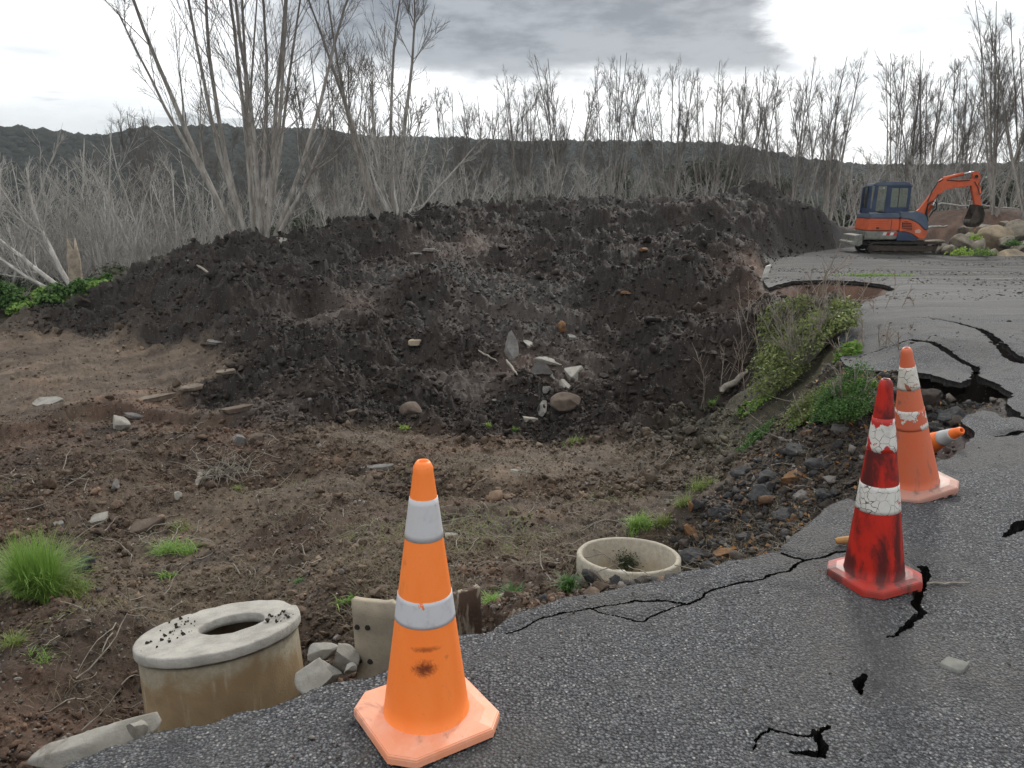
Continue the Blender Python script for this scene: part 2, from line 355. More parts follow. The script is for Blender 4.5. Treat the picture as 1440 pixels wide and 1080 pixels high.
def lookup(x, y, Zg):
    x = np.atleast_1d(x); y = np.atleast_1d(y)
    fa = np.interp(np.arctan2(x, y), AZ, np.arange(len(AZ))); fr = np.interp(np.hypot(x, y), RR, np.arange(len(RR)))
    ia = np.minimum(fa.astype(int), len(AZ) - 2); ir = np.minimum(fr.astype(int), len(RR) - 2); a = fa - ia; b = fr - ir
    return (Zg[ia, ir] * (1 - a) + Zg[ia + 1, ir] * a) * (1 - b) + (Zg[ia, ir + 1] * (1 - a) + Zg[ia + 1, ir + 1] * a) * b
sq = []; sc_ = []; sa = []
for k, pts in SP.items():
    for u, v in pts:
        p = grid_hit(u, v, base); sq.append(qx(p[0], p[1])); sc_.append(SOILS[k][0]); sa.append(SOILS[k][1])
for (x, y, k) in [(18,36.5,'R'),(22,36.5,'R'),(27,36.5,'R'),(32,37,'R'),(20,35,'R'),(24,34.8,'R'),(29,34.8,'R'),(0,42,'K'),(-15,34,'K'),(-28,30,'K'),(10,41,'K'),(20,43,'K'),(30,43,'K'),(-8,36,'K'),(-35,20,'K'),(5,5,'A'),(3,2,'A'),(8,10,'A'),(10,20,'A'),(16,28,'A'),(25,30,'A'),(12,28,'A')]:
    sq.append(qx(x, y)); sc_.append(SOILS[k][0]); sa.append(SOILS[k][1])
sq = np.array(sq).reshape(-1, 2); sc_ = np.array(sc_); sa = np.array(sa)
def soil(x, y):
    q = qx(x.ravel(), y.ravel()); xr = x.ravel(); yr = y.ravel()
    q = q + np.stack([.035 * fbm(xr * .9, yr * .9, 401, 4), .05 * fbm(xr * .9, yr * .9, 411, 4)], -1)
    C = np.empty((len(q), 3)); Am = np.empty(len(q))
    for i in range(0, len(q), 60000):
        d = np.linalg.norm(q[i:i + 60000, None] - sq[None], axis=-1); w = 1 / (d ** 5 + 1e-8); w /= w.sum(1, keepdims=True)
        C[i:i + 60000] = w @ sc_; Am[i:i + 60000] = w @ sa
    return C.reshape(x.shape + (3,)), Am.reshape(x.shape)
COLR, AMP = soil(GX, GY)
sd = road_sd(GX, GY)
nearf = 1 - sstep(GR, 38, 60)
# clods and lumps
f1, id1 = worley(GX * 1.25, GY * 1.25, 1); f2, id2 = worley(GX * 3.1, GY * 3.1, 2); f3, id3 = worley(GX * 7.5, GY * 7.5, 3); f4, id4 = worley(GX * 17, GY * 17, 4)
WX = GX + .22 * fbm(GX * 1.7, GY * 1.7, 12, 4, .6); WY = GY + .22 * fbm(GX * 1.7, GY * 1.7, 13, 4, .6)
f1, id1 = worley(WX * .8, WY * .8, 1); f2, id2 = worley(WX * 2.3, WY * 2.3, 2); f3, id3 = worley(WX * 6.3 + .3 * vn(GX * 9, GY * 9, 2), WY * 6.3, 3)
lump = .42 * fbm(GX * .5, GY * .5, 11, 3) + .42 * np.clip(.65 - f1, 0, 1) * id1 ** 2 * 1.5 + .26 * np.clip(.6 - f2, 0, 1) * id2 ** 1.5 * 1.6 + .11 * np.clip(.6 - f3, 0, 1) * (.2 + id3) * 1.6 + .10 * fbm(GX * 3.1, GY * 3.1, 14, 4, .65)
RCX = atz(884, 779, -1.38)
f5, id5 = worley(GX * 38, GY * 38, 6)
fine = .012 * np.clip(.55 - f5, 0, 1) * id5 * 2 * (GR < 16) + .026 * np.clip(.6 - f4, 0, 1) * id4 * 1.6 + .03 * fbm(GX * 4, GY * 4, 21, 4, .6)
disp = lump * AMP * nearf + fine * (.5 + AMP) * nearf
# tyre/dozer ridges running down the smooth slopes
tr = sstep(.3 - AMP, 0, .1)
disp = disp + nearf * .075 * tr * vn((GX * .62 - GY * .78) * 5, (GX * .78 + GY * .62) * .35, 31)
# two wheel tracks along the tan slope right of the middle
TR = [[(880,720),(930,690),(980,665),(1030,632),(1060,600)], [(840,705),(900,672),(960,645),(1010,612),(1040,590)]]
for tp in TR:
    P = np.array([grid_hit(u, v, base)[:2] for u, v in tp]); dd, _ = segdist(GX, GY, P)
    disp = disp - .10 * np.exp(-(dd / .22) ** 2) + .05 * np.exp(-((dd - .38) / .12) ** 2)
# the small dark burrow and the scarp above the brown slope
P = grid_hit(437, 432, base); dd = np.hypot((GX - P[0]) / .55, (GY - P[1]) / .7); disp = disp - .75 * np.exp(-dd ** 3)
P = np.array([grid_hit(u, v, base)[:2] for u, v in [(-60,640),(30,612),(100,588),(180,583),(260,590),(330,600)]]); dd, _ = segdist(GX, GY, P)
up = GY > np.interp(GX, P[:, 0], P[:, 1]); dws = (GY - np.interp(GX, P[:, 0], P[:, 1])) + .25 * fbm(GX * 2, GY * 2, 36, 3); disp = disp + (.22 * sstep(dws, -.22, .1) - .10) * np.exp(-(dd / .6) ** 2)
P = grid_hit(640, 690, base); dd = np.hypot((GX - P[0]) / 1.1, (GY - P[1]) / .45); disp = disp - .22 * np.exp(-dd ** 2)
P = grid_hit(330, 665, base); dd = np.hypot((GX - P[0]) / .9, (GY - P[1]) / .5); disp = disp - .30 * np.exp(-dd ** 2)
Z = base + disp
fb = sstep(GR, 48, 75); Z = Z * (1 - fb) + (far_z(GA, GR)) * fb + .4 * fbm(GX * .3, GY * .3, 51, 3) * fb
dr_ = np.hypot(GX - RCX[0], GY - RCX[1]); Z = np.where(dr_ < 3, np.minimum(Z, RCX[2] - .14 + np.clip(dr_ - .50, 0, 9) * .55 + .03 * fbm(GX * 6, GY * 6, 23, 3)), Z); Z = np.where(dr_ < .455, RCX[2] - .62, Z)
# under and around the road
zr = road_z(GX, GY, sd); cg, cdp = crack(GX, GY)
lip = np.array([atz(u, v, 0)[:2] for u, v in [(1190,470),(1217,490),(1260,486),(1300,488),(1340,512),(1368,503)]])
lipd, _ = segdist(GX, GY, lip)
und = zr - .10 - cdp - .02 * np.clip(.6 - f4, 0, 1) - .55 * sstep(lipd, .75, .15)
w = sstep(sd, -.02, .16 + .25 * np.clip(GR / 20, 0, 1))
w = np.maximum(w, (dr_ < .6) * 1.0)
steep = np.minimum(Z, np.where(sd < .6, zr - .05 + .0 * sd, 1e9))
HOLE = np.array([atz(u, v, 0)[:2] for u, v in [(1255,500),(1290,500),(1330,530),(1374,545),(1410,552),(1365,570),(1330,600),(1290,640)]])
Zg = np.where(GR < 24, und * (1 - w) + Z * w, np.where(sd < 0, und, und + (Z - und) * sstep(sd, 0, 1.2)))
cavm = np.zeros(Zg.shape)
far_road = (GR > 16) & (GR < 40)
ROADC = np.array((.05, .047, .045))
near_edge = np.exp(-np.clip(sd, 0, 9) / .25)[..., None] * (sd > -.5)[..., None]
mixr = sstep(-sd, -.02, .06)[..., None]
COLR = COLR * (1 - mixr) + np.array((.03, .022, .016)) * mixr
# grey lime-like specks on the compacted centre of the mound
spk = (hsh(np.floor(GX * 22), np.floor(GY * 16), 9) > .93) & (np.abs(AMP - .6) < .1) & (COLR[..., 2] > .036)
COLR[spk] = COLR[spk] * 1.9
pale = sstep(fbm(GX * .8, GY * .8, 61, 4, .6), .12, .45)[..., None] * .35
COLR = COLR * (1 + pale * np.array((1, .95, .9)))
strk = vn((GX * .62 - GY * .78) * 6, (GX * .78 + GY * .62) * .5, 131) + .7 * vn((GX * .62 - GY * .78) * 16, (GX * .78 + GY * .62) * 1.3, 132) + .8 * fbm(GX * 2.2, GY * 2.2, 133, 4, .65)
COLR = COLR * (1 + .55 * (strk * nearf * sstep(.75 - AMP, 0, .3))[..., None])
redd = sstep(fbm(GX * .5, GY * .5, 66, 3, .6), .15, .5)[..., None] * .35 * nearf[..., None]
COLR = COLR * (1 - redd) + COLR * np.array((1.35, 1.08, 1.0)) * redd
green = sstep(GR, 45, 75)[..., None]
hillc = np.array((.020, .028, .015)) + (sstep(fbm(GX / 70, GY / 70, 77, 4), -.1, .5)[..., None]) * np.array((.022, .02, .01))
COLR = COLR * (1 - green) + hillc * green
na, nr = Zg.shape
idx = np.arange(na * nr).reshape(na, nr)
FQ = np.stack([idx[:-1, :-1], idx[:-1, 1:], idx[1:, 1:], idx[1:, :-1]], -1).reshape(-1, 4)[:, ::-1]
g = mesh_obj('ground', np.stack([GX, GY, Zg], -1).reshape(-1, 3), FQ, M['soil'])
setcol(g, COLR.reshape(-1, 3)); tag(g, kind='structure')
def hit(u, v, **k): return grid_hit(u, v, Zg, **k)
def gz(x, y): return float(lookup(x, y, Zg)[0])
# ------------------------------------------------------------------ road sheet with real cracks
def road_material():
    m, t, b = newmat('chip_seal'); co = objco(t)
    sep = t.nodes.new('ShaderNodeSeparateXYZ'); t.links.new(co, sep.inputs[0])
    vo = t.nodes.new('ShaderNodeTexVoronoi'); vo.inputs['Scale'].default_value = 85; t.links.new(co, vo.inputs['Vector'])
    s = t.nodes.new('ShaderNodeSeparateColor'); t.links.new(vo.outputs['Color'], s.inputs[0])
    vo2 = t.nodes.new('ShaderNodeTexVoronoi'); vo2.inputs['Scale'].default_value = 150; t.links.new(co, vo2.inputs['Vector'])
    s2 = t.nodes.new('ShaderNodeSeparateColor'); t.links.new(vo2.outputs['Color'], s2.inputs[0])
    chip = mixc(smooth(s.outputs[0], .45, 1.0, t), (.042, .042, .043), (.225, .225, .222), t)
    chip = mixc(mth('GREATER_THAN', s.outputs[1], .965, tree=t), chip, (.36, .34, .31), t)
    chip2 = mixc(s2.outputs[0], (.04, .041, .044), (.18, .185, .195), t)
    ch = mixc(smooth(vo.outputs['Distance'], .30, .48, t), chip, chip2, t)
    gapd = smooth(vo.outputs['Distance'], .45, .7, t)
    ch = mixc(mth('MULTIPLY', gapd, .8, tree=t), ch, (.012, .012, .013), t)
    big = noise(co, .9, 6, .6, t); med = noise(co, 4.0, 6, .6, t)
    ch = mixc(mth('MULTIPLY', smooth(big, .42, .62, t), .62, tree=t), ch, (.088, .084, .078), t)
    ch = mixc(mth('MULTIPLY', smooth(med, .52, .68, t), .55, tree=t), ch, (.036, .036, .038), t)
    ch = mixc(mth('MULTIPLY', smooth(noise(co, 1.9, 8, .72, t, .8), .58, .70, t), .5, tree=t), ch, (.13, .115, .092), t)
    # dirt dragged over the far part by machines
    mp = t.nodes.new('ShaderNodeMapping'); mp.inputs['Scale'].default_value = (.16, 1.0, 1); t.links.new(co, mp.inputs[0])
    dn = noise(mp.outputs[0], 1.0, 7, .65, t); dn2 = noise(mp.outputs[0], 3.5, 6, .65, t)
    far = smooth(sep.outputs[1], 8.0, 16.0, t)
    far2 = smooth(mth('ADD', sep.outputs[1], mth('MULTIPLY', dn, 8.0, tree=t), tree=t), 19., 26., t)
    dcol = mixc(smooth(dn, .40, .62, t), (.115, .112, .105), (.055, .054, .054), t)
    dcol = mixc(mth('MULTIPLY', smooth(dn2, .5, .68, t), .7, tree=t), dcol, (.20, .19, .17), t)
    ch = mixc(mth('MULTIPLY', far, .75, tree=t), ch, dcol, t)
    dark = mixc(smooth(dn2, .42, .62, t), (.022, .020, .019), (.070, .066, .060), t)
    ch = mixc(mth('MULTIPLY', far2, .85, tree=t), ch, dark, t)
    t.links.new(ch, b.inputs['Base Color']); b.inputs['Roughness'].default_value = .82
    b.inputs['Specular IOR Level'].default_value = .35
    h = mth('SUBTRACT', mth('ADD', mth('MULTIPLY', s.outputs[2], .5, tree=t), 1.0, tree=t), mth('MULTIPLY', vo.outputs['Distance'], 1.6, tree=t), tree=t)
    h = mth('ADD', h, mth('MULTIPLY', med, .8, tree=t), tree=t)
    bump(t, b, h, .85, .009)
    return m
M['road'] = road_material()
M['roadedge'] = simple('broken_asphalt', (.030, .029, .029), .9, scale=30, bs=1, bd=.01, col2=(.075, .07, .062))
nrr = int(np.searchsorted(RR, 50))
az_r = np.concatenate([np.radians(np.linspace(-180, -44, 35)), np.radians(np.linspace(-38, 38, 1500)), np.radians(np.linspace(44, 180, 35))])
rr_r = np.exp(np.concatenate([np.linspace(math.log(.05), math.log(1.3), 20), np.linspace(math.log(1.305), math.log(50), 1850)]))
ra, rb = np.meshgrid(az_r, rr_r, indexing='ij'); RX = rb * np.sin(ra); RY = rb * np.cos(ra)
rsd = road_sd(RX, RY); rg, _ = crack(RX, RY)
fr1, fi1 = worley(RX * 75, RY * 75, 8)
RZ = road_z(RX, RY, rsd) + .004 * np.clip(.6 - fr1, 0, 1) * (.4 + fi1) * (rb < 9)
big = sstep(rg, -.05, 0) * .012; RZ = RZ - big
keep = ((rsd < 0) & (rg < 0))
kf = keep[:-1, :-1] & keep[1:, :-1] & keep[:-1, 1:] & keep[1:, 1:]
ii = np.arange(RX.size).reshape(RX.shape)
q = np.stack([ii[:-1, :-1], ii[1:, :-1], ii[1:, 1:], ii[:-1, 1:]], -1)[kf]
V = np.stack([RX, RY, RZ], -1).reshape(-1, 3)
# skirts on every boundary edge
kp = np.pad(kf, 1)
sk = []
def edges(mask, a, b):
    e = np.stack([a[mask], b[mask]], -1); return e
m = kf & ~kp[:-2, 1:-1]; sk.append(edges(m, ii[:-1, :-1], ii[:-1, 1:]))
m = kf & ~kp[2:, 1:-1]; sk.append(edges(m, ii[1:, 1:], ii[1:, :-1]))
m = kf & ~kp[1:-1, :-2]; sk.append(edges(m, ii[1:, :-1], ii[:-1, :-1]))
m = kf & ~kp[1:-1, 2:]; sk.append(edges(m, ii[:-1, 1:], ii[1:, 1:]))
E_ = np.concatenate(sk); nv = len(V)
Vb = V.copy(); off = np.stack([.02 * vn(V[:, 0] * 20, V[:, 1] * 20, 3), .02 * vn(V[:, 0] * 20, V[:, 1] * 20, 4), -(.07 + .03 * vn(V[:, 0] * 6, V[:, 1] * 6, 6))], -1); Vb += off
us = np.unique(E_); rem = np.zeros(nv, int); rem[us] = np.arange(len(us)) + nv
V2 = np.concatenate([V, Vb[us]]); S = np.stack([E_[:, 1], E_[:, 0], rem[E_[:, 0]], rem[E_[:, 1]]], -1)
F2 = np.concatenate([q, S]); used, inv = np.unique(F2, return_inverse=True)
road = mesh_obj('road', V2[used], inv.reshape(F2.shape), M['road']); tag(road, kind='structure')
road.data.materials.append(M['roadedge'])
mi = np.zeros(len(F2), np.int32); mi[len(q):] = 1
if len(road.data.polygons) == len(mi): road.data.polygons.foreach_set('material_index', mi)
def rz(x, y):
    a = np.array([float(x)]); b = np.array([float(y)]); return float(road_z(a, b, road_sd(a, b))[0])
def rhit(u, v):
    p = atz(u, v, 0); 
    for _ in range(3): p = atz(u, v, rz(p[0], p[1]))
    return p
# ================================================================== generic builders
RNG = np.random.default_rng(7)
def ico(sub):
    bm = bmesh.new(); bmesh.ops.create_icosphere(bm, subdivisions=sub, radius=1.0)
    V = np.array([v.co[:] for v in bm.verts]); F = np.array([[v.index for v in f.verts] for f in bm.faces]); bm.free(); return V, F
ICO = {k: ico(k) for k in (1, 2, 3, 4, 5)}
def n3(V, s, seed):
    return (vn(V[:, 0] * s + 3.1, V[:, 1] * s + V[:, 2] * s * .7, seed) + vn(V[:, 1] * s - 5.2, V[:, 2] * s + V[:, 0] * s * .6, seed + 5) + vn(V[:, 2] * s + 8.8, V[:, 0] * s - V[:, 1] * s * .65, seed + 9)) / 1.6
def rock_v(size, seed, sub=3, cuts=9, rough=.08, flat=None, ncl=.62, angular=False):
    """an angular stone: a ball cut by planes, then roughened; flat=(z half thickness ratio) makes a slab"""
    rg = np.random.default_rng(seed); V, F = ICO[sub]; V = V.copy()
    for _ in range(cuts):
        n = rg.normal(size=3) * (np.array([1, 1, .25]) if flat else 1); n /= np.linalg.norm(n); d = rg.uniform(ncl, .92)
        k = V @ n - d; V -= np.where(k > 0, k, 0)[:, None] * n
    if flat: V[:, 2] = np.clip(V[:, 2], -flat, flat) / flat
    V *= np.array(size) / 2
    s = max(size); Vn = V / s
    nr = V / (np.linalg.norm(V, axis=1, keepdims=True) + 1e-9)
    if flat: nr = nr * np.array((1, 1, .5))
    V = V + nr * (n3(Vn, 4, seed) * rough * 1.5 * min(size) + n3(Vn, 13, seed + 31) * rough * .7 * min(size) + n3(Vn, 31, seed + 51) * rough * .35 * min(size))[:, None]
    return V, F
def place_mesh(name, V, F, mat, p, yaw=0, tilt=(0, 0), sm=True, sink=.25):
    o = mesh_obj(name, V, F, mat, smooth_=sm)
    h = V[:, 2].max() - V[:, 2].min()
    o.rotation_euler = (R(tilt[0]), R(tilt[1]), R(yaw)); o.location = (p[0], p[1], p[2] + h * (.5 - sink))
    return o
def leaves(C, Nn, size, fold=.25, aspect=.5, rg=RNG):
    """leaf quads (two triangles folded on the midrib) at centres C facing Nn"""
    n = len(C); t = rg.normal(size=(n, 3)); t -= (t * Nn).sum(1, keepdims=True) * Nn; t /= np.linalg.norm(t, axis=1, keepdims=True) + 1e-9
    b = np.cross(Nn, t); s = (size * rg.uniform(.6, 1.3, n))[:, None]
    A_ = C - t * s * .5; B_ = C + t * s * .5; l = C + b * s * aspect * .5 + Nn * s * fold * .5 + t * s * .08; r_ = C - b * s * aspect * .5 + Nn * s * fold * .5 + t * s * .08
    V = np.stack([A_, l, B_, r_], 1).reshape(-1, 3); k = np.arange(n)[:, None] * 4
    F = np.concatenate([k + np.array([0, 3, 2]), k + np.array([0, 2, 1])], 0)
    return V, F
def cat_(parts):
    Vs, Fs, o = [], [], 0
    for V, F in parts: Vs.append(V); Fs.append(F + o); o += len(V)
    return np.concatenate(Vs), np.concatenate(Fs)
def tubes(P, Rd, k=4):
    """P (N,n,3) polylines, Rd (N,n) radii -> quads"""
    N_, n, _ = P.shape; T = np.gradient(P, axis=1); T /= np.linalg.norm(T, axis=2, keepdims=True) + 1e-9
    ref = np.where(np.abs(T[:, :1, 2:]) > .9, np.array([1., 0, 0]), np.array([0, 0, 1.])); ref = np.broadcast_to(ref, T.shape)
    e1 = np.cross(T, ref); e1 /= np.linalg.norm(e1, axis=2, keepdims=True) + 1e-9; e2 = np.cross(T, e1)
    a = np.arange(k) * 2 * np.pi / k
    V = P[:, :, None] + Rd[:, :, None, None] * (np.cos(a)[None, None, :, None] * e1[:, :, None] + np.sin(a)[None, None, :, None] * e2[:, :, None])
    ii = np.arange(N_ * n * k).reshape(N_, n, k); j = np.roll(ii, -1, 2)
    F = np.stack([ii[:, :-1], j[:, :-1], j[:, 1:], ii[:, 1:]], -1).reshape(-1, 4)
    return V.reshape(-1, 3), F
def grow(O, D, Ln, n, up, wob, rg):
    P = [O]; d = D.copy(); st = (Ln / (n - 1))[:, None]
    for i in range(n - 1):
        P.append(P[-1] + d * st); d = d + np.array([0, 0, 1.]) * up + rg.normal(size=d.shape) * wob; d /= np.linalg.norm(d, axis=1, keepdims=True)
    return np.stack(P, 1)
def sprout(P, Rd, m, t0, t1, ang, lf, rg, Lp, taper=.30):
    """m side shoots on every parent: returns origins, directions, lengths, radii"""
    N_, n, _ = P.shape; t = rg.uniform(t0, t1, (N_, m)); f = t * (n - 1); i = np.minimum(f.astype(int), n - 2); a = (f - i)[..., None]
    r = np.arange(N_)[:, None]; O = P[r, i] * (1 - a) + P[r, i + 1] * a; T = P[r, i + 1] - P[r, i]; T /= np.linalg.norm(T, axis=2, keepdims=True) + 1e-9
    q_ = rg.normal(size=T.shape); q_ -= (q_ * T).sum(2, keepdims=True) * T; q_ /= np.linalg.norm(q_, axis=2, keepdims=True) + 1e-9
    an = np.radians(rg.uniform(ang[0], ang[1], (N_, m)))[..., None]; Dr = T * np.cos(an) + q_ * np.sin(an)
    Rr = (Rd[r, i] * (1 - a[..., 0]) + Rd[r, i + 1] * a[..., 0]); Ls = Lp[:, None] * lf * rg.uniform(.5, 1.15, (N_, m)) * (1.1 - .6 * t)
    return O.reshape(-1, 3), Dr.reshape(-1, 3), Ls.ravel(), (Rr * taper * rg.uniform(.7, 1.1, Rr.shape)).ravel()
def bark(name, c1, c2, rough=.9, z0=None, z1=None, c3=None):
    m, t, b = newmat(name); co = objco(t); mp = t.nodes.new('ShaderNodeMapping'); mp.inputs['Scale'].default_value = (6, 6, 1.2); t.links.new(co, mp.inputs[0])
    c = mixc(smooth(noise(mp.outputs[0], 1.5, 6, .6, t), .35, .65, t), c1, c2, t)
    if c3:   # pale old bark low, young brown bark higher; backlit darkening also painted in
        sx = t.nodes.new('ShaderNodeSeparateXYZ'); t.links.new(co, sx.inputs[0])
        c = mixc(smooth(mth('ADD', sx.outputs[2], mth('MULTIPLY', noise(co, .6, 4, .6, t), 3.0, tree=t), tree=t), z0 + 1.5, z1 + 1.5, t), c, c3, t)
    t.links.new(c, b.inputs['Base Color']); b.inputs['Roughness'].default_value = rough; b.inputs['Specular IOR Level'].default_value = .2
    return m
M['bark'] = bark('pale_bark', (.40, .37, .33), (.22, .20, .175), z0=3.0, z1=9.5, c3=(.10, .09, .08))
M['barkG'] = bark('grey_bark', (.50, .475, .44), (.32, .30, .27))
M['twig'] = bark('young_twigs', (.22, .20, .18), (.15, .135, .12), z0=1.5, z1=6.0, c3=(.125, .112, .10))
M['twigG'] = bark('grey_twigs', (.42, .40, .37), (.28, .265, .24))
def bare_tree(name, loc, seed, stems, H, spread, r0, nl=9, nt_=7, nf=4, up=.09, twr=.009, mats=('bark', 'twig'), base=.35, lean=(0, 0), wob=.05, straight=.5, dirs=None, t0=.22, limb_l=.42):
    rg = np.random.default_rng(seed)
    if dirs is not None:
        stems = len(dirs); D = np.array([[d[0], d[1], 1.0] for d in dirs]); Ln = np.array([H * d[2] for d in dirs])
    else:
        a = rg.uniform(0, 2 * np.pi, stems); s = np.tan(np.radians(rg.uniform(.15, 1, stems) * spread)); D = np.stack([np.cos(a) * s + lean[0], np.sin(a) * s + lean[1], np.ones(stems)], 1); Ln = H * rg.uniform(.78, 1.06, stems)
    D /= np.linalg.norm(D, axis=1, keepdims=True)
    O = np.stack([D[:, 0] * base, D[:, 1] * base, np.full(stems, -.4)], 1)
    P0 = grow(O, D, Ln, 12, up * .45, wob * .7, rg); q_ = np.linspace(0, 1, 12)
    R0 = r0 * rg.uniform(.65, 1.1, stems)[:, None] * (1 - .9 * q_) + .01
    O, D1, L1, r1 = sprout(P0, R0, nl, t0, .95, (18, 42), limb_l, rg, Ln); r1 = np.maximum(r1, .012)
    P1 = grow(O, D1, L1, 7, up, wob, rg); R1 = r1[:, None] * (1 - .85 * np.linspace(0, 1, 7)) + .003
    O, D2, L2, r2 = sprout(P1, R1, nt_, .12, .98, (15, 42), .5, rg, L1)
    P2 = grow(O, D2, L2, 5, up, wob * 1.3, rg); R2 = np.maximum(r2[:, None] * (1 - .7 * np.linspace(0, 1, 5)), twr)
    parts = [tubes(P2, R2, 3)]
    if nf:
        O, D3, L3, r3 = sprout(P2, R2, nf, .15, .98, (15, 40), .55, rg, L2)
        P3 = grow(O, D3, np.maximum(L3, .25), 4, up, wob * 1.3, rg); R3 = np.full(P3.shape[:2], twr * .75) * np.linspace(1, .55, 4)
        parts.append(tubes(P3, R3, 3))
    root = empty(name, loc)
    V, F = cat_([tubes(P0, R0, 7), tubes(P1, R1, 5)]); mesh_obj('trunk', V, F, M[mats[0]], root)
    V, F = cat_(parts); mesh_obj('crown', V, F, M[mats[1]], root)
    return root
def copy_tree(root, loc, rz=0, sc=1.0):
    c = root.copy(); COL.objects.link(c); c.location = loc; c.rotation_euler = (0, 0, rz); c.scale = (sc, sc, sc) if np.isscalar(sc) else sc
    for k in ('label', 'group', 'category'):
        if k in c: del c[k]
    for ch in list(root.children):
        d = ch.copy(); COL.objects.link(d); d.parent = c
        for e in list(ch.children):
            f = e.copy(); COL.objects.link(f); f.parent = d
    return c
def ground_at(u, y):
    x = (u - 720) / FPX * (y * math.cos(PR) + CAMH * math.sin(PR)) if False else (u - 720) / FPX * y / (math.cos(PR) + math.sin(PR) * (540 - 290) / FPX)
    return np.array([x, y, gz(x, y)])
# ================================================================== trees
# the big many-stemmed tree on the left shoulder of the mound
p = hit(357, 340); p = ground_at(357, 27.0)
dirs = [(-.52,.1,1.15),(-.40,-.1,.75),(-.26,.1,1.1),(-.16,-.2,1.15),(-.07,.15,1.1),(0,-.1,1.2),(.05,.2,1.15),(.12,-.15,1.15),(.2,.1,1.1),(.28,-.1,1.05),(.40,.15,1.1),(.55,-.05,.55),(-.12,.3,1.0),(.16,.3,1.1)]
t = bare_tree('bare_tree', (p[0], p[1], p[2]), 11, 0, 11.0, 0, .105, nl=9, nt_=9, nf=5, dirs=dirs, base=.9, up=.07, twr=.006, wob=.055, t0=.2, limb_l=.36)
tag(t, 'tallest many-stemmed bare tree fanning out behind the left shoulder of the dark mound', 'tree', 'bare trees behind the mound')
p = ground_at(480, 31.0)
dirs = [(-.36,.1,1.1),(-.24,-.15,.95),(.06,.1,1.1),(.14,-.1,.9),(-.1,.2,.7)]
p = ground_at(545, 30.5)
t = bare_tree('bare_tree', (p[0], p[1], p[2]), 12, 0, 9.6, 0, .12, nl=12, nt_=8, nf=5, dirs=dirs, base=.7, up=.07, twr=.0065, t0=.3, limb_l=.36)
tag(t, 'bare tree with dark stems leaning left beside the tallest tree, over a pale bush', 'tree', 'bare trees behind the mound')
protoA = bare_tree('bare_tree', (0, 0, 0), 21, 10, 10.2, 21, .062, nl=13, nt_=8, nf=5, twr=.0052, t0=.24, up=.07, wob=.026, limb_l=.27)
protoB = bare_tree('bare_tree', (0, 0, 0), 22, 9, 10.2, 27, .068, nl=14, nt_=8, nf=5, twr=.0052, t0=.26, up=.065, wob=.028, limb_l=.28)
protoC = bare_tree('bare_tree', (0, 0, 0), 23, 11, 10.0, 17, .055, nl=11, nt_=8, nf=5, twr=.0052, t0=.28, up=.07, wob=.026, limb_l=.25)
used = {id(protoA): 0, id(protoB): 0, id(protoC): 0}
ROW = [ # u, y, top v, proto, yaw, label
 (572,46,195,'C',0,'low bare tree showing over the pale bush left of centre in the row'),
 (640,42,108,'A',1.1,'narrow bare tree standing alone left of the dense stretch of the row'),
 (700,43,128,'C',2.0,'short bare tree, first of the dense stretch of the row from the left'),
 (738,40,92,'A',.4,'bare tree with a thin crown just left of the broom-headed tree over the mound'),
 (795,39,76,'B',3.0,'broom-headed bare tree with a dense dark top over the middle of the mound'),
 (858,39,72,'C',4.0,'bare tree with closely packed upright stems, right of the broom-headed one'),
 (940,38,74,'A',5.1,'bare tree with a wide bundle of stems under the right end of the dark cloud'),
 (1003,38,72,'B',.9,'bare tree with spreading stems between the cloud end and the dark dirt pile'),
 (1052,41,90,'C',2.6,'thin bare tree behind the left flank of the dark dirt pile'),
 (1112,37,78,'B',4.4,'bare tree with forked stems rising directly behind the dark dirt pile'),
 (1165,37,72,'A',3.3,'bare tree on the right shoulder of the dark dirt pile beside the sky gap'),
 (1262,44,72,'C',5.7,'slim bare tree rising behind the cab of the digger'),
 (1302,43,58,'B',1.9,'tall bare tree rising behind the boom of the digger'),
 (1345,42,66,'A',.2,'bare tree rising behind the bend of the digger arm'),
 (1400,36,-10,'B',2.4,'tall thick-stemmed bare tree above the boulder heap'),
 (1452,35,-30,'A',4.9,'bare tree cut off by the right edge of the photo above the boulders'),
 (1500,37,10,'C',4.9,'bare tree beyond the right edge'),
 (480,44,60,'C',1.4,'dark upright bare tree right behind the tallest tree'),
 (210,62,150,'C',.7,'far bare tree whose twigs just clear the hill on the left'),
 (262,58,140,'A',2.7,'far bare tree clearing the hill just left of the tallest tree'),
 (410,60,150,'B',3.7,'far bare tree seen between the stems of the tallest tree'),
]
protos = {'A': protoA, 'B': protoB, 'C': protoC}; first = {'A': True, 'B': True, 'C': True}
for u, y, tv, k, yaw, lab in ROW:
    p = ground_at(u, y); top = aty(u, tv, y)[2]; s = (top - p[2]) / 10.2
    if u == 1500: lab = 'bare tree beyond the right edge, past the boulders'
    if first[k]: o = protos[k]; first[k] = False; o.location = p; o.rotation_euler = (0, 0, yaw); o.scale = (s * .92,) * 2 + (s,)
    else: o = copy_tree(protos[k], p, yaw, (s * .92, s * .92, s))
    tag(o, lab, 'tree', 'bare trees behind the mound')
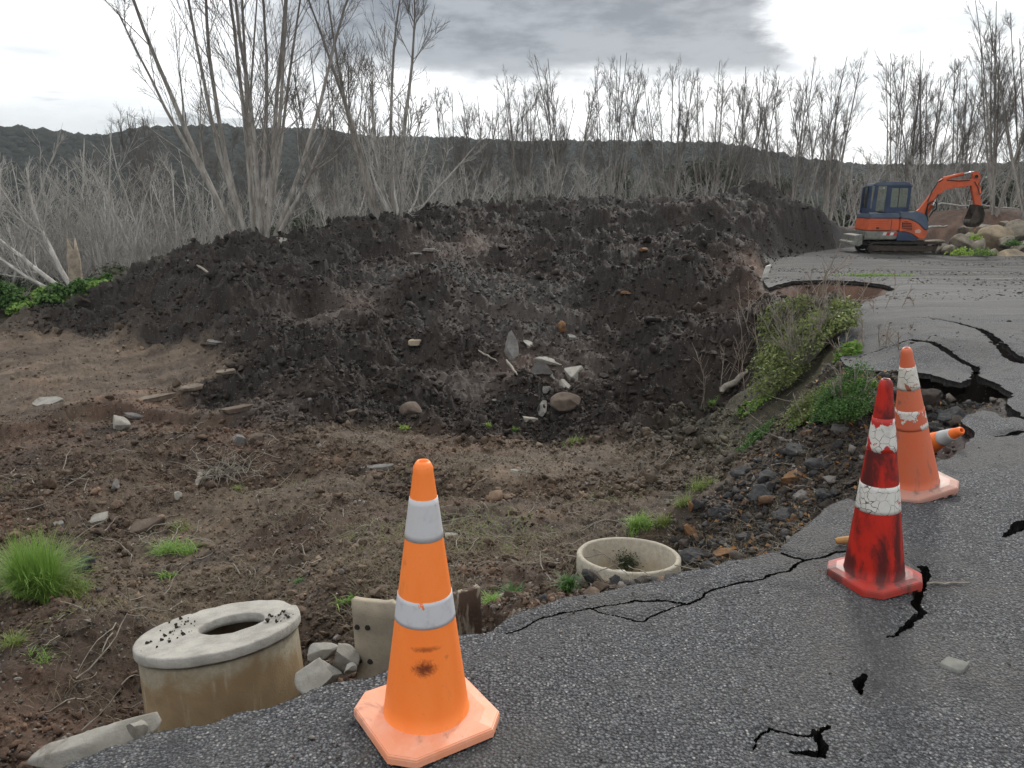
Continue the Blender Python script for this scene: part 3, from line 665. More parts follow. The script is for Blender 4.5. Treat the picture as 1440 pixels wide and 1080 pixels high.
# pale leafless bushes and saplings at the feet of the row and down the valley side
shA = bare_tree('bare_bush', (0, 0, 0), 31, 12, 4.6, 52, .045, nl=6, nt_=5, nf=3, twr=.010, mats=('barkG', 'twigG'), base=.3, up=.10, wob=.11, t0=.12)
shB = bare_tree('bare_bush', (0, 0, 0), 32, 8, 7.2, 42, .06, nl=10, nt_=6, nf=3, twr=.010, mats=('barkG', 'twigG'), base=.4, up=.09, wob=.09, t0=.12)
shC = bare_tree('bare_bush', (0, 0, 0), 33, 6, 11.0, 33, .09, nl=12, nt_=6, nf=3, twr=.010, mats=('barkG', 'twigG'), base=.4, up=.08, wob=.08, t0=.15)
shp = {'a': shA, 'b': shB, 'c': shC}; shf = {'a': True, 'b': True, 'c': True}
BUSH = [(560,29.5,.95,'a'),(600,33,.7,'a'),(655,35,.65,'a'),(715,36,.6,'a'),(775,37,.65,'a'),(830,37,.7,'a'),(880,38,.5,'b'),(925,38,.65,'a'),(975,37,.7,'a'),(1030,39,.5,'b'),(1090,39,.55,'b'),
 (1190,38,.55,'b'),(1215,40,.8,'a'),(1300,40,.7,'a'),(1360,39,.7,'a'),(1420,38,.5,'b'),(1330,41,.55,'b'),
 (470,32,.6,'b'),(430,34,.65,'b'),(520,38,.7,'b'),(620,43,.65,'b'),(590,38,.6,'b'),(270,36,0.81,'c'),(330,38,0.81,'c'),(225,35,0.78,'c'),(180,37,0.85,'c'),(135,33,0.78,'c'),(85,35,0.85,'c'),(45,33,0.78,'c'),(5,34,0.81,'c'),(-40,32,0.91,'c'),
 (300,46,0.98,'c'),(205,45,0.98,'c'),(115,44,1.04,'c'),(30,45,1.04,'c'),(380,47,0.98,'c'),(160,54,1.10,'c'),(60,54,1.10,'c'),(450,50,0.91,'c'),(690,45,.6,'b'),(800,46,.6,'b')]
SIDE = ['foot of the row', 'slope left of the mound']
rb_ = np.random.default_rng(5)
WH = lambda u: ('far left of the valley' if u < 60 else 'valley left of the snapped stump' if u < 90 else 'valley right of the snapped stump' if u < 200 else 'valley beside the left end of the mound' if u < 300 else 'valley behind the tallest tree' if u < 420 else 'gap right of the tallest tree' if u < 540
  else 'left end of the tree row' if u < 640 else 'left part of the tree row' if u < 740 else 'middle of the tree row' if u < 860 else 'right part of the tree row' if u < 1000 else 'back of the dark dirt pile' if u < 1180 else 'back of the digger' if u < 1320 else 'back of the boulder heap')
cnt = {}
for u, y, s, k in BUSH:
    p = ground_at(u, y); yaw = rb_.uniform(0, 6.28); s = s * rb_.uniform(.9, 1.1)
    if shf[k]: o = shp[k]; shf[k] = False; o.location = p; o.rotation_euler = (0, 0, yaw); o.scale = (s, s, s)
    else: o = copy_tree(shp[k], p, yaw, s)
    kind = {'a': 'low pale bare bush', 'b': 'pale leafless clump', 'c': 'leafless sapling'}[k]
    o['_w'] = WH(u); cnt.setdefault((kind, WH(u)), []).append((y, o))
for (kind, wh), lst in cnt.items():
    lst.sort(key=lambda a: a[0]); words = ['nearest', 'second nearest', 'third nearest', 'fourth nearest', 'fifth nearest', 'sixth nearest', 'farthest']
    for i, (y, o) in enumerate(lst):
        pre = '' if len(lst) == 1 else ', ' + (words[min(i, 6)] if i < len(lst) - 1 or len(lst) == 1 else 'farthest') + ' one'
        tag(o, f'{kind} at the {wh}{pre}', 'bush' if 'bush' in kind or 'clump' in kind else 'tree', 'pale leafless growth below the tall trees'); del o['_w']
# the snapped trunk on the left with its splintered top
def snapped_trunk():
    p = ground_at(93, 24.5); p[2] = max(p[2], aty(93, 424, 24.5)[2])
    rg = np.random.default_rng(3); n, k = 14, 14; z = np.linspace(-.6, 1, n); a = np.arange(k) * 2 * np.pi / k; P = []
    for i in range(n):
        for j in range(k):
            zz = z[i] if i < n - 1 else 1.05 + .55 * abs(math.sin(a[j] * 1.5 + 1)) * rg.uniform(.5, 1.2)
            if i == n - 2: zz = .98 + .1 * rg.uniform(-1, 1)
            r = .19 + .05 * math.exp(-(z[i] + .6) * 3) + .02 * math.sin(3 * a[j]) + rg.uniform(-.008, .008) - (.07 if i == n - 1 else 0)
            P.append((r * math.cos(a[j]), r * math.sin(a[j]), zz))
    F = [(i * k + j, i * k + (j + 1) % k, (i + 1) * k + (j + 1) % k, (i + 1) * k + j) for i in range(n - 1) for j in range(k)] + [tuple(range((n - 1) * k, n * k))]
    root = empty('snapped_tree', p); mesh_obj('trunk', P, F, simple('stump_wood', (.36, .30, .23), .9, scale=5, col2=(.20, .165, .125), bs=.8, bd=.02), root)
    pts = np.array([[(.12, 0, .3), (.25, -.05, -.1), (.36, -.1, -.5)]]); V, F2 = tubes(pts, np.array([[.07, .06, .05]]), 6)
    mesh_obj('splinter', V, F2, M['barkG'], root)
    tag(root, 'snapped pale tree trunk with a splintered top above the green plants on the left', 'tree stump')
snapped_trunk()
# the leaning bare branchy tree cut off by the left edge
p = ground_at(60, 25.0)
t = bare_tree('bare_tree', (p[0] + .9, p[1], p[2]), 41, 0, 5.2, 0, .085, nl=9, nt_=6, nf=3, dirs=[(-1.2,.1,1.0),(-.7,.3,.9),(-1.6,-.2,.9)], base=.2, up=.07, wob=.1, mats=('barkG', 'twigG'), twr=.009, t0=.2)
tag(t, 'bare crooked tree leaning out of the left edge beside the snapped trunk', 'tree')
# dark evergreens
def leafmat(name, c1, c2, rough=.6, sc_=1.5, spec=.3):
    m, t, b = newmat(name); co = objco(t)
    ob = t.nodes.new('ShaderNodeNewGeometry')
    c = mixc(smooth(noise(co, sc_, 4, .6, t), .35, .65, t), c1, c2, t)
    c = mixc(mth('MULTIPLY', ob.outputs['Random Per Island'], .7, tree=t), c, tuple(x * 1.7 for x in c2), t)
    t.links.new(c, b.inputs['Base Color']); b.inputs['Roughness'].default_value = rough; b.inputs['Specular IOR Level'].default_value = spec
    return m
M['ever'] = leafmat('evergreen_foliage', (.018, .028, .012), (.035, .050, .022))
M['ever2'] = leafmat('olive_foliage', (.028, .038, .016), (.052, .062, .028))
def evergreen(seed, H, Wd, n, mat):
    rg = np.random.default_rng(seed); root = empty('evergreen_tree')
    P0 = grow(np.array([[0, 0, -.5]]), np.array([[.03, .02, 1.]]), np.array([H * .8]), 8, .05, .05, rg); V, F = tubes(P0, np.linspace(.16, .03, 8)[None], 7)
    mesh_obj('trunk', V, F, M['barkG'], root)
    nb = 22; bc = np.stack([rg.normal(0, Wd * .28, nb), rg.normal(0, Wd * .28, nb), rg.uniform(.12, .93, nb) * H], 1); bc[:, :2] *= (1.15 - bc[:, 2:] / H * .8)
    br = rg.uniform(.35, .75, nb) * Wd * .36
    i = rg.integers(0, nb, n); d = rg.normal(size=(n, 3)); d /= np.linalg.norm(d, axis=1, keepdims=True)
    C = bc[i] + d * (br[i] * rg.uniform(.55, 1.08, n))[:, None] * np.array([1, 1, .8]); Nn = d + rg.normal(size=(n, 3)) * .5 + np.array([0, 0, .3]); Nn /= np.linalg.norm(Nn, axis=1, keepdims=True)
    V, F = leaves(C, Nn, Wd * .05, aspect=.6, rg=rg); mesh_obj('crown', V, F, M[mat], root, smooth_=False); return root
EVP = [evergreen(51, 6.5, 5.0, 9500, 'ever'), evergreen(52, 5.0, 5.5, 9000, 'ever2'), evergreen(53, 7.5, 4.0, 9500, 'ever')]
EVF = [True] * 3
EV = [(20,40,.9,0),(70,46,.9,1),(120,40,.8,0),(165,48,.9,2),(215,46,.9,0),(250,40,.75,1),(300,50,1.0,0),(30,58,1.1,2),(110,60,1.2,0),(200,62,1.2,2),(340,48,.9,2),(390,52,1.0,0),(440,46,.85,0),(480,55,1.0,2),(-30,44,1.0,2),(-20,34,.8,1),(60,33,.65,1),(150,32,.6,1),
 (610,50,.9,0),(670,48,.75,0),(730,46,.8,2),(770,52,.9,0),(820,50,.75,1),(860,46,.85,2),(915,50,.8,0),(955,44,.75,2),(985,43,.8,0),(1020,44,.85,0),(1055,47,.8,1),(1085,48,.8,0),(1120,50,.9,1),(1165,50,.8,1),(1205,48,.8,0),(1235,50,.95,1),(1270,52,.9,1),
 (1310,50,.85,1),(1345,54,1.0,0),(1385,52,1.05,0),(1425,50,.85,1),(1470,46,.9,1),(530,48,.8,0),(570,58,.9,1),(270,64,1.2,1),(350,64,1.2,0),(420,66,1.2,2),(-60,55,1.2,0),(0,66,1.3,1),(25,31,.42,0),(62,34,.55,2),(125,32,.42,0),(175,34,.5,0),(225,34,.5,2),(285,34,.45,0),(-15,31,.5,2),(330,35,.42,0),(150,36,.6,0),(250,37,.6,1),(90,36,.6,0),(440,35,.55,0),(400,36,.6,2),(480,38,.6,0),(700,38.5,.45,0),(745,39,.4,2),(960,40,.55,0),(1030,40.5,.55,2),(1100,41,.6,0),(1060,42,.6,0),(600,41,.5,2)]
cnt = {}
for u, y, s, k in EV:
    p = ground_at(u, y); p[2] -= .4; yaw = rb_.uniform(0, 6.28)
    if EVF[k]: o = EVP[k]; EVF[k] = False; o.location = p; o.scale = (s, s, s); o.rotation_euler = (0, 0, yaw)
    else: o = copy_tree(EVP[k], p, yaw, s)
    kind = ['round dark evergreen', 'olive evergreen', 'tall dark evergreen'][k]; cnt.setdefault((kind, WH(u)), []).append((y, o))
for (kind, wh), lst in cnt.items():
    lst.sort(key=lambda a: a[0])
    for i, (y, o) in enumerate(lst):
        pre = '' if len(lst) == 1 else ', ' + (words[min(i, 6)] if i < len(lst) - 1 else 'farthest') + ' one'
        tag(o, f'{kind} at the {wh}{pre}', 'tree', 'dark evergreens behind the bare trees')
# the far forest on the hills reads as one mass
def forest():
    rg = np.random.default_rng(9); n = 88000; a = rg.uniform(-1.2, 1.05, n); r = np.exp(rg.uniform(math.log(75), math.log(600), n)); x = r * np.sin(a); y = r * np.cos(a)
    den = fbm(x / 45, y / 45, 91, 4); k = den > -.60; x, y, r = x[k], y[k], r[k]; n = len(x); z = lookup(x, y, Zg)
    V0, F0 = ICO[1]; s = rg.uniform(.8, 2.6, n) * (.45 + r / 500)
    V = V0[None] * (1 + rg.uniform(-.22, .22, (n, len(V0), 1))); V = V * np.stack([s, s, s * rg.uniform(.55, .95, n)], 1)[:, None] + np.stack([x, y, z + s * .25], 1)[:, None]
    F = (F0[None] + (np.arange(n) * len(V0))[:, None, None]).reshape(-1, 3)
    o = mesh_obj('forest', V.reshape(-1, 3), F, leafmat('forest_foliage', (.012, .016, .012), (.024, .026, .020), 1.0, .02, 0.0), smooth_=False); tag(o, kind='stuff')
forest()
# ================================================================== loose soil, stones and rubble lying on the ground (nobody could count them)
def gcol(x, y):
    fa = np.rint(np.interp(np.arctan2(x, y), AZ, np.arange(len(AZ)))).astype(int); fr = np.rint(np.interp(np.hypot(x, y), RR, np.arange(len(RR)))).astype(int)
    return COLR[fa, fr], AMP[fa, fr], sd[fa, fr]
def scatter(name, mat, n, rr_, accept, size, colour, seed, flatz=1.0, sink=.3, az_=(-38, 38)):
    rg = np.random.default_rng(seed); a = np.radians(rg.uniform(az_[0], az_[1], n)); r = np.exp(rg.uniform(math.log(rr_[0]), math.log(rr_[1]), n))
    x = r * np.sin(a); y = r * np.cos(a); c, am, s_ = gcol(x, y); k = accept(x, y, c, am, s_, rg); x, y, c, am, r, s_ = x[k], y[k], c[k], am[k], r[k], s_[k]
    sz = size(len(x), am, r, rg); z = lookup(x, y, Zg) + sz * sink; cc = colour(c, len(x), rg); out = []; cols = []
    big = sz / r > .0045
    for sub, m in ((2, big), (1, ~big)):
        V0, F0 = ICO[sub]; nn = int(m.sum())
        if not nn: continue
        V = np.repeat(V0[None], nn, 0)
        for _ in range(6):   # facets
            d = rg.normal(size=(nn, 3)); d /= np.linalg.norm(d, axis=1, keepdims=True); kk = (V * d[:, None]).sum(2) - .42; V = V - np.where(kk > 0, kk, 0)[..., None] * d[:, None]
        V = V * (1 + rg.uniform(-.26, .26, (nn, len(V0), 1)))
        V = V * np.stack([rg.uniform(.75, 1.35, nn), rg.uniform(.75, 1.2, nn), rg.uniform(.6, 1.1, nn) * flatz], 1)[:, None] * sz[m][:, None, None] * .5
        a_ = rg.uniform(0, 6.28, nn)[:, None]; X = V[..., 0] * np.cos(a_) - V[..., 1] * np.sin(a_); Y = V[..., 0] * np.sin(a_) + V[..., 1] * np.cos(a_)
        tl = rg.uniform(-.5, .5, nn)[:, None]; V = np.stack([X, Y * np.cos(tl) - V[..., 2] * np.sin(tl), Y * np.sin(tl) + V[..., 2] * np.cos(tl)], -1)
        V = V + np.stack([x[m], y[m], z[m]], 1)[:, None]
        out.append((V.reshape(-1, 3), (F0[None] + (np.arange(nn) * len(V0))[:, None, None]).reshape(-1, 3))); cols.append(np.repeat(cc[m], len(V0), 0))
    V, F = cat_(out); o = mesh_obj(name, V, F, mat, smooth_=False); setcol(o, np.concatenate(cols)); tag(o, kind='stuff'); return o
def soilc(c, n, rg): return c * rg.uniform(.8, 1.9, (n, 1))
scatter('soil_clods', M['clod'], 130000, (9, 40), lambda x, y, c, am, s, rg: (am > .38) & (s > .1) & (rg.uniform(0, 1, len(x)) < np.minimum(am, 1) * (.55 + 1.2 * (fbm(x, y, 5, 3) > -.05))),
        lambda n, am, r, rg: np.clip(np.exp(rg.normal(-3.25, .6, n)), .015, .32) * (.55 + .5 * np.minimum(am, 1)), soilc, 101)
scatter('loose_earth', M['clod'], 90000, (3.4, 24), lambda x, y, c, am, s, rg: (am < .5) & (s > .05) & ~((x > 1) & (c[:, 0] > .10) & (rg.uniform(0, 1, len(x)) < .75)) & (rg.uniform(0, 1, len(x)) < .25 + .45 * (c[:, 0] > .09) + 1.0 * (fbm(x * 1.3, y * 1.3, 6, 4) > .0)),
        lambda n, am, r, rg: np.clip(np.exp(rg.normal(-3.95, .6, n)), .008, .14), soilc, 102)
def pebc(c, n, rg):
    p = rg.uniform(0, 1, n)[:, None]; k = rg.uniform(.6, 1.3, (n, 1))
    return np.where(p < .5, np.array((.17, .15, .13)), np.where(p < .75, np.array((.13, .085, .055)), np.where(p < .93, np.array((.085, .08, .075)), np.array((.34, .32, .29))))) * k
scatter('pebbles', M['clod'], 30000, (3.4, 22), lambda x, y, c, am, s, rg: (am < .62) & (s > .03) & (rg.uniform(0, 1, len(x)) < .65 + .5 * (fbm(x, y, 8, 3) > .1)),
        lambda n, am, r, rg: np.clip(np.exp(rg.normal(-4.0, .45, n)), .009, .09), pebc, 103)
scatter('stone_bits', M['clod'], 2600, (9, 32), lambda x, y, c, am, s, rg: (am > .5) & (s > .1) & (fbm(x * .6, y * .6, 19, 3) > -.05), lambda n, am, r, rg: np.clip(np.exp(rg.normal(-3.2, .5, n)), .02, .16), lambda c, n, rg: np.where(rg.uniform(0, 1, (n, 1)) < .6, np.array((.15, .14, .125)), np.array((.12, .075, .045))) * rg.uniform(.5, 1.3, (n, 1)), 105, flatz=.5)
def rubc(c, n, rg):
    p = rg.uniform(0, 1, n)[:, None]; k = rg.uniform(.6, 1.3, (n, 1))
    return np.where(p < .55, np.array((.040, .038, .037)), np.where(p < .86, np.array((.062, .050, .040)), np.where(p < .93, np.array((.13, .075, .042)), np.array((.20, .185, .165))))) * k
gcen = np.array([atz(u, v, -.7)[:2] for u, v in [(960, 775), (1050, 720), (1120, 680), (1190, 620), (1260, 580), (1330, 575)]])
def nearG(x, y, w_=.9): return segdist(x, y, gcen)[0] < w_
scatter('rubble', M['clod'], 60000, (3.6, 11), lambda x, y, c, am, s, rg: (s > .02) & nearG(x, y, 1.0) & (rg.uniform(0, 1, len(x)) < .6), lambda n, am, r, rg: np.clip(np.exp(rg.normal(-3.75, .7, n)), .012, .20), rubc, 104, az_=(5, 38))
# grit lying on the road
def grit():
    rg = np.random.default_rng(66); n = 1500; a = np.radians(rg.uniform(-30, 38, n)); r = np.exp(rg.uniform(math.log(2.0), math.log(12), n)); x = r * np.sin(a); y = r * np.cos(a)
    sdv = road_sd(x, y); k = sdv < -.02; k &= rg.uniform(0, 1, n) < np.where(sdv > -.4, .8, .28); x, y = x[k], y[k]; n = len(x); z = road_z(x, y, sdv[k]); V0, F0 = ICO[1]; s = np.clip(np.exp(rg.normal(-4.7, .35, n)), .005, .025)
    V = V0[None] * (1 + rg.uniform(-.3, .3, (n, 12, 1))) * np.stack([s, s * .8, s * .5], 1)[:, None] * .5 + np.stack([x, y, z + s * .25 + .002], 1)[:, None]
    o = mesh_obj('road_grit', V.reshape(-1, 3), (F0[None] + (np.arange(n) * 12)[:, None, None]).reshape(-1, 3), M['clod'], smooth_=False); setcol(o, np.repeat(rubc(None, n, rg) * 1.3, 12, 0)); tag(o, kind='stuff')
grit()
# ================================================================== single stones, slabs and lumps
M['conc'] = simple('pale_concrete', (.30, .285, .25), .9, scale=7, col2=(.24, .225, .19), bs=.7, bd=.01, dirt=(.10, .085, .065, .6))
M['stone'] = simple('grey_stone', (.20, .19, .175), .9, scale=6, col2=(.12, .112, .10), bs=.8, bd=.015, dirt=(.06, .045, .035, .6))
M['brown'] = simple('brown_stone', (.135, .105, .08), .9, scale=5, col2=(.085, .062, .046), bs=.8, bd=.015)
M['orange_rock'] = simple('orange_stone', (.20, .105, .045), .9, scale=9, col2=(.11, .06, .032), bs=.8, bd=.01)
M['tarlump'] = simple('asphalt_lump', (.035, .035, .036), .9, scale=24, col2=(.075, .075, .075), bs=1, bd=.012)
M['darkslab'] = simple('dark_slab', (.06, .055, .05), .9, scale=6, col2=(.035, .03, .027), bs=.6, bd=.01)
M['ledge'] = simple('dusty_ledge_stone', (.21, .175, .135), .92, scale=9, col2=(.13, .10, .075), bs=.9, bd=.015)
M['boulder'] = simple('boulder_stone', (.27, .235, .18), .92, scale=2.2, col2=(.15, .13, .10), bs=.9, bd=.03, dirt=(.06, .055, .045, .7))
M['boulder2'] = simple('sandy_boulder', (.36, .285, .19), .92, scale=2.5, col2=(.22, .18, .13), bs=.9, bd=.03)
M['wood'] = simple('weathered_wood', (.30, .27, .22), .85, scale=12, col2=(.17, .15, .12), bs=.7, bd=.006)
M['earthlump'] = simple('earth_lump', (.045, .033, .025), .95, scale=14, col2=(.025, .019, .015), bs=1, bd=.02)
ST = [ # u, v, w px, h px, material, flat?, yaw, (tiltx, tilty), name, label
 (73,565,42,13,'conc',.22,20,(18,-8),'concrete_slab','pale flat slab fragment lying on the smooth tan slope at left'),
 (168,600,24,24,'conc',0,0,(0,0),'concrete_chunk','pale lump of concrete at the lower lip of the tan slope'),
 (190,584,36,8,'stone',.15,5,(10,5),'slate_piece','thin dark grey flat piece just above the pale concrete lump on the left slope'),
 (137,733,44,15,'conc',.25,28,(14,-14),'concrete_slab','broken concrete slab with a bright edge on the brown slope above the grass tuft'),
 (162,688,9,20,'stone',0,10,(10,20),'stone_block','narrow upright grey stone block on the brown slope left of the dry roots'),
 (60,694,16,7,'conc',.3,40,(10,0),'concrete_shard','small white concrete shard on the far left brown slope'),
 (80,738,26,10,'stone',.35,25,(10,0),'flat_stone','small grey flat stone left of the broken slab with the bright edge'),
 (197,742,60,22,'brown',.3,35,(16,-12),'flat_stone','large flat earth-brown stone right of the broken slab with the bright edge'),
 (250,699,11,14,'conc',0,0,(0,0),'concrete_chunk','little pale concrete lump at the foot of the dry roots'),
 (306,483,38,8,'stone',.2,5,(6,4),'flat_stone','flat grey stone on the edge between tan slope and dark earth'),
 (212,562,70,8,'ledge',.2,14,(8,-8),'rock_ledge','longest pale crumbly ledge in the row of ledges across the left slope'),
 (268,546,52,9,'ledge',.2,16,(8,-8),'rock_ledge','middle pale crumbly ledge in the row of ledges across the left slope'),
 (316,524,30,8,'ledge',.25,10,(8,-4),'rock_ledge','smallest pale crumbly ledge, right end of the row across the left slope'),
 (332,577,60,9,'brown',.2,14,(8,-6),'rock_ledge','dusty brown ledge half buried below the row of pale ledges'),
 (336,621,22,15,'stone',0,0,(0,0),'stone','grey stone above the dry roots, left one of a touching pair'),
 (362,619,22,16,'brown',0,40,(0,0),'stone','brown stone above the dry roots, right one of a touching pair'),
 (584,582,44,26,'brown',0,15,(0,8),'rock','rounded brown rock with pale streaks at the foot of the dark mound'),
 (494,583,24,17,'brown',0,0,(0,0),'rock','tan rock left of the rounded brown rock at the foot of the mound'),
 (585,482,26,10,'boulder2',.5,0,(0,0),'flat_stone','tan flat stone in the middle of the dark mound'),
 (719,491,29,27,'stone',.35,20,(55,10),'rubble_slab','grey angular slab standing on edge, topmost in the heap inside the pit'),
 (747,487,36,9,'conc',.3,-20,(10,18),'rubble_slab','narrow pale slab bridging the top of the heap inside the pit'),
 (770,508,42,10,'conc',.25,-15,(12,16),'rubble_slab','pale edged slab lying across the middle of the heap inside the pit'),
 (762,520,46,18,'darkslab',.3,10,(30,6),'rubble_slab','dark broad slab tilted under the pale edged one inside the pit'),
 (806,525,29,21,'conc',.6,0,(20,0),'concrete_chunk','pale blocky concrete chunk at the right of the pit heap'),
 (797,545,22,17,'conc',.45,35,(30,10),'concrete_chunk','pale angular chunk just below the blocky one in the pit heap'),
 (804,475,17,9,'stone',.5,20,(10,0),'stone','small grey stone above the pit heap on the right'),
 (790,463,14,17,'orange_rock',0,0,(0,0),'rock','tan upright rock at the top right of the pit heap'),
 (795,570,46,28,'brown',0,10,(0,0),'boulder','large rounded brown boulder at the bottom of the pit heap'),
 (762,574,11,26,'stone',.4,0,(10,35),'rubble_slab','thin grey slab leaning against the rounded boulder in the pit'),
 (743,590,38,6,'wood',.3,-8,(0,4),'stick','pale stick of wood lying at the pit bottom left of the boulder'),
 (776,532,12,9,'conc',0,0,(0,0),'stone','small pale stone squeezed between slabs of the pit heap'),
 (768,550,14,13,'stone',0,0,(0,0),'stone','small grey stone at the lower left of the pit heap'),
 (626,753,34,9,'conc',.25,0,(6,0),'flat_stone','flat pale stone peeking out right of the orange cone'),
 (723,662,15,9,'conc',.6,0,(0,0),'stone','bluish white stone on the pit floor beside dry stalks'),
 (530,658,74,10,'stone',.15,4,(10,-3),'half_buried_slab','wide grey slab half buried in the pit floor above the orange cone'),
 (880,412,16,6,'orange_rock',.4,-10,(0,0),'stone','orange stone on the right face of the dark mound'),
 (905,351,16,9,'orange_rock',.5,10,(0,0),'stone','tan orange stone high up on the right part of the mound'),
 (395,340,26,11,'conc',.3,-30,(10,12),'concrete_slab','pale slab on the mound crest at the foot of the tallest tree'),
 (603,351,28,5,'stone',.2,-12,(4,0),'flat_stone','upper of two flat grey plates near the mound crest'),
 (588,358,22,5,'stone',.2,-12,(4,0),'flat_stone','lower of two flat grey plates near the mound crest'),
 (118,428,20,17,'earthlump',0,0,(0,0),'earth_lump','round brown earth lump beside the green plants on the left'),
 (120,799,30,22,'tarlump',0,0,(0,0),'asphalt_lump','black lump right of the bright green grass tuft'),
 (972,714,16,20,'orange_rock',0,0,(0,10),'rock','upright orange rock at the left edge of the rubble bank'),
 (970,750,25,19,'orange_rock',0,40,(0,0),'rock','orange brown rock right behind the open concrete ring'),
 (1024,780,40,11,'orange_rock',0,6,(0,0),'rock','long red-brown rock against the road edge right of the open ring'),
 (1113,672,52,13,'orange_rock',.5,28,(10,-14),'rock','long ochre rock slanting down the middle of the rubble bank'),
 (1127,697,30,12,'stone',.35,25,(16,-12),'flat_stone','pale grey flat stone near the road edge in the rubble bank'),
 (1047,662,48,20,'tarlump',.45,10,(14,-8),'asphalt_slab','dark asphalt slab at the upper left of the rubble bank'),
 (1082,668,44,18,'tarlump',.5,-12,(10,-10),'asphalt_slab','dark asphalt piece in the middle of the rubble bank above the ochre rock'),
 (1072,697,56,26,'tarlump',0,25,(8,-8),'asphalt_lump','big dark asphalt lump left of the pale grey flat stone'),
 (1120,633,46,22,'tarlump',.5,10,(12,-6),'asphalt_slab','broad asphalt slab at the top of the rubble bank below the bushes'),
 (1150,655,40,22,'tarlump',0,0,(0,0),'asphalt_lump','dark lump beside the red cone at the top of the rubble bank'),
 (1158,700,36,24,'tarlump',0,40,(0,0),'asphalt_lump','dark lump right at the road edge left of the red cone'),
 (1105,725,48,22,'tarlump',0,20,(8,-6),'asphalt_lump','dark earthy lump overhung by the jagged road edge'),
 (1010,720,40,20,'tarlump',0,0,(0,0),'asphalt_lump','dark lump right of the upright orange rock'),
 (976,786,54,30,'tarlump',0,15,(0,0),'asphalt_lump','large crumbling asphalt lump against the right side of the open ring'),
 (1230,575,44,30,'earthlump',0,0,(0,0),'earth_lump','dark earth lump behind the tips of the two right cones'),
 (1300,560,60,36,'earthlump',0,20,(0,0),'earth_lump','largest earth lump inside the hole under the broken road'),
 (1335,590,44,26,'tarlump',0,0,(0,0),'asphalt_lump','asphalt lump in the hole just above the lying cone'),
 (1345,548,40,26,'earthlump',0,60,(0,0),'earth_lump','dark earth lump deep in the hole left of the open crack'),
 (1275,525,44,24,'earthlump',0,60,(0,0),'earth_lump','dark earth lump under the overhanging road slab'),
 (1180,602,26,14,'stone',.5,10,(0,0),'flat_stone','grey flat stone between green bushes and rubble'),
]
for i, (u, v, wp, hp, mt, fl, yw, tl, nm, lab) in enumerate(ST):
    p = hit(u, v + hp * .15); dist = np.linalg.norm(p - np.array([0, 0, CAMH])); wd = wp / FPX * dist * 1.06; ht = hp / FPX * dist * 1.1
    dn = math.atan2(CAMH - p[2], p[1])
    if fl: sz = (wd, max(ht / max(math.sin(dn) + .25, .3), ht * 1.2), max(ht * .45, wd * fl * .45)); sk_ = .35
    else: sz = (wd, (wd + ht) * .5, ht * 1.05); sk_ = .3
    big_ = wp > 28
    lump_ = mt in ('tarlump', 'earthlump')
    if lump_: sz = tuple(a * .8 for a in sz)
    V, F = rock_v(sz, 500 + i, 4, 12, .10 if lump_ else .035, fl or None, .42)
    o = place_mesh(nm, V, F, M[mt], p, yw, tl, sm=(mt == 'tarlump' or mt == 'earthlump'), sink=sk_); tag(o, lab, nm.replace('_', ' '))
# ------------------------------------------------------------------ boulder heap on the right
BO = [(1322,350,15,19,'boulder','upright small boulder at the left foot of the boulder heap'),(1337,352,20,14,'boulder','low wedge boulder between the small upright one and the heap'),(1351,346,25,28,'boulder','tall narrow boulder at the left of the heap'),
 (1371,326,38,20,'boulder','long mottled boulder on top of the heap beneath the digger bucket'),(1399,335,36,34,'boulder2','big sandy boulder in the centre of the heap'),(1411,318,22,13,'boulder','small boulder on top behind the big sandy one'),
 (1433,325,32,30,'boulder','large boulder high on the right of the heap'),(1418,358,42,14,'boulder2','pale flat oval boulder lying in front of the heap'),(1374,348,26,22,'boulder','rounded boulder at the foot of the heap among weeds'),
 (1436,347,26,20,'boulder','boulder at the right edge behind the pale flat one'),(1386,331,15,14,'boulder','fist shaped boulder wedged left of the big sandy one'),(1396,356,15,12,'boulder','little boulder left of the pale flat one'),
 (1462,335,34,40,'boulder','tall boulder beyond the right edge of the heap'),(1360,334,20,14,'boulder','dark boulder under the long mottled one'),(1312,340,20,7,'boulder','flat boulder behind the digger track end'),(1415,341,22,16,'boulder','boulder tucked between the sandy and the pale flat ones')]
for i, (u, v, wp, hp, mt, lab) in enumerate(BO):
    y = 27.0 + (358 - v) * .14; x = (u - 720) / FPX * (y * math.cos(PR) + CAMH * math.sin(PR)); s_ = y / math.cos(math.atan(x / y)) / FPX * 1.0
    zb = aty(u, v + hp / 2, y)[2]; zb = min(zb, aty(u, v, y)[2]) ; zt = aty(u, v - hp / 2, y)[2]
    V, F = rock_v((wp * s_ * 1.2, (wp + hp) * .5 * s_ * 1.1, (zt - zb) * 1.2), 700 + i, 4, 12, .06, ncl=.45)
    o = mesh_obj('boulder', V, F, M[mt]); o.location = (x, y, (zb + zt) / 2); o.rotation_euler = (0, 0, .4 * math.sin(i * 3)); tag(o, lab, 'boulder', 'boulders heaped beside the digger')
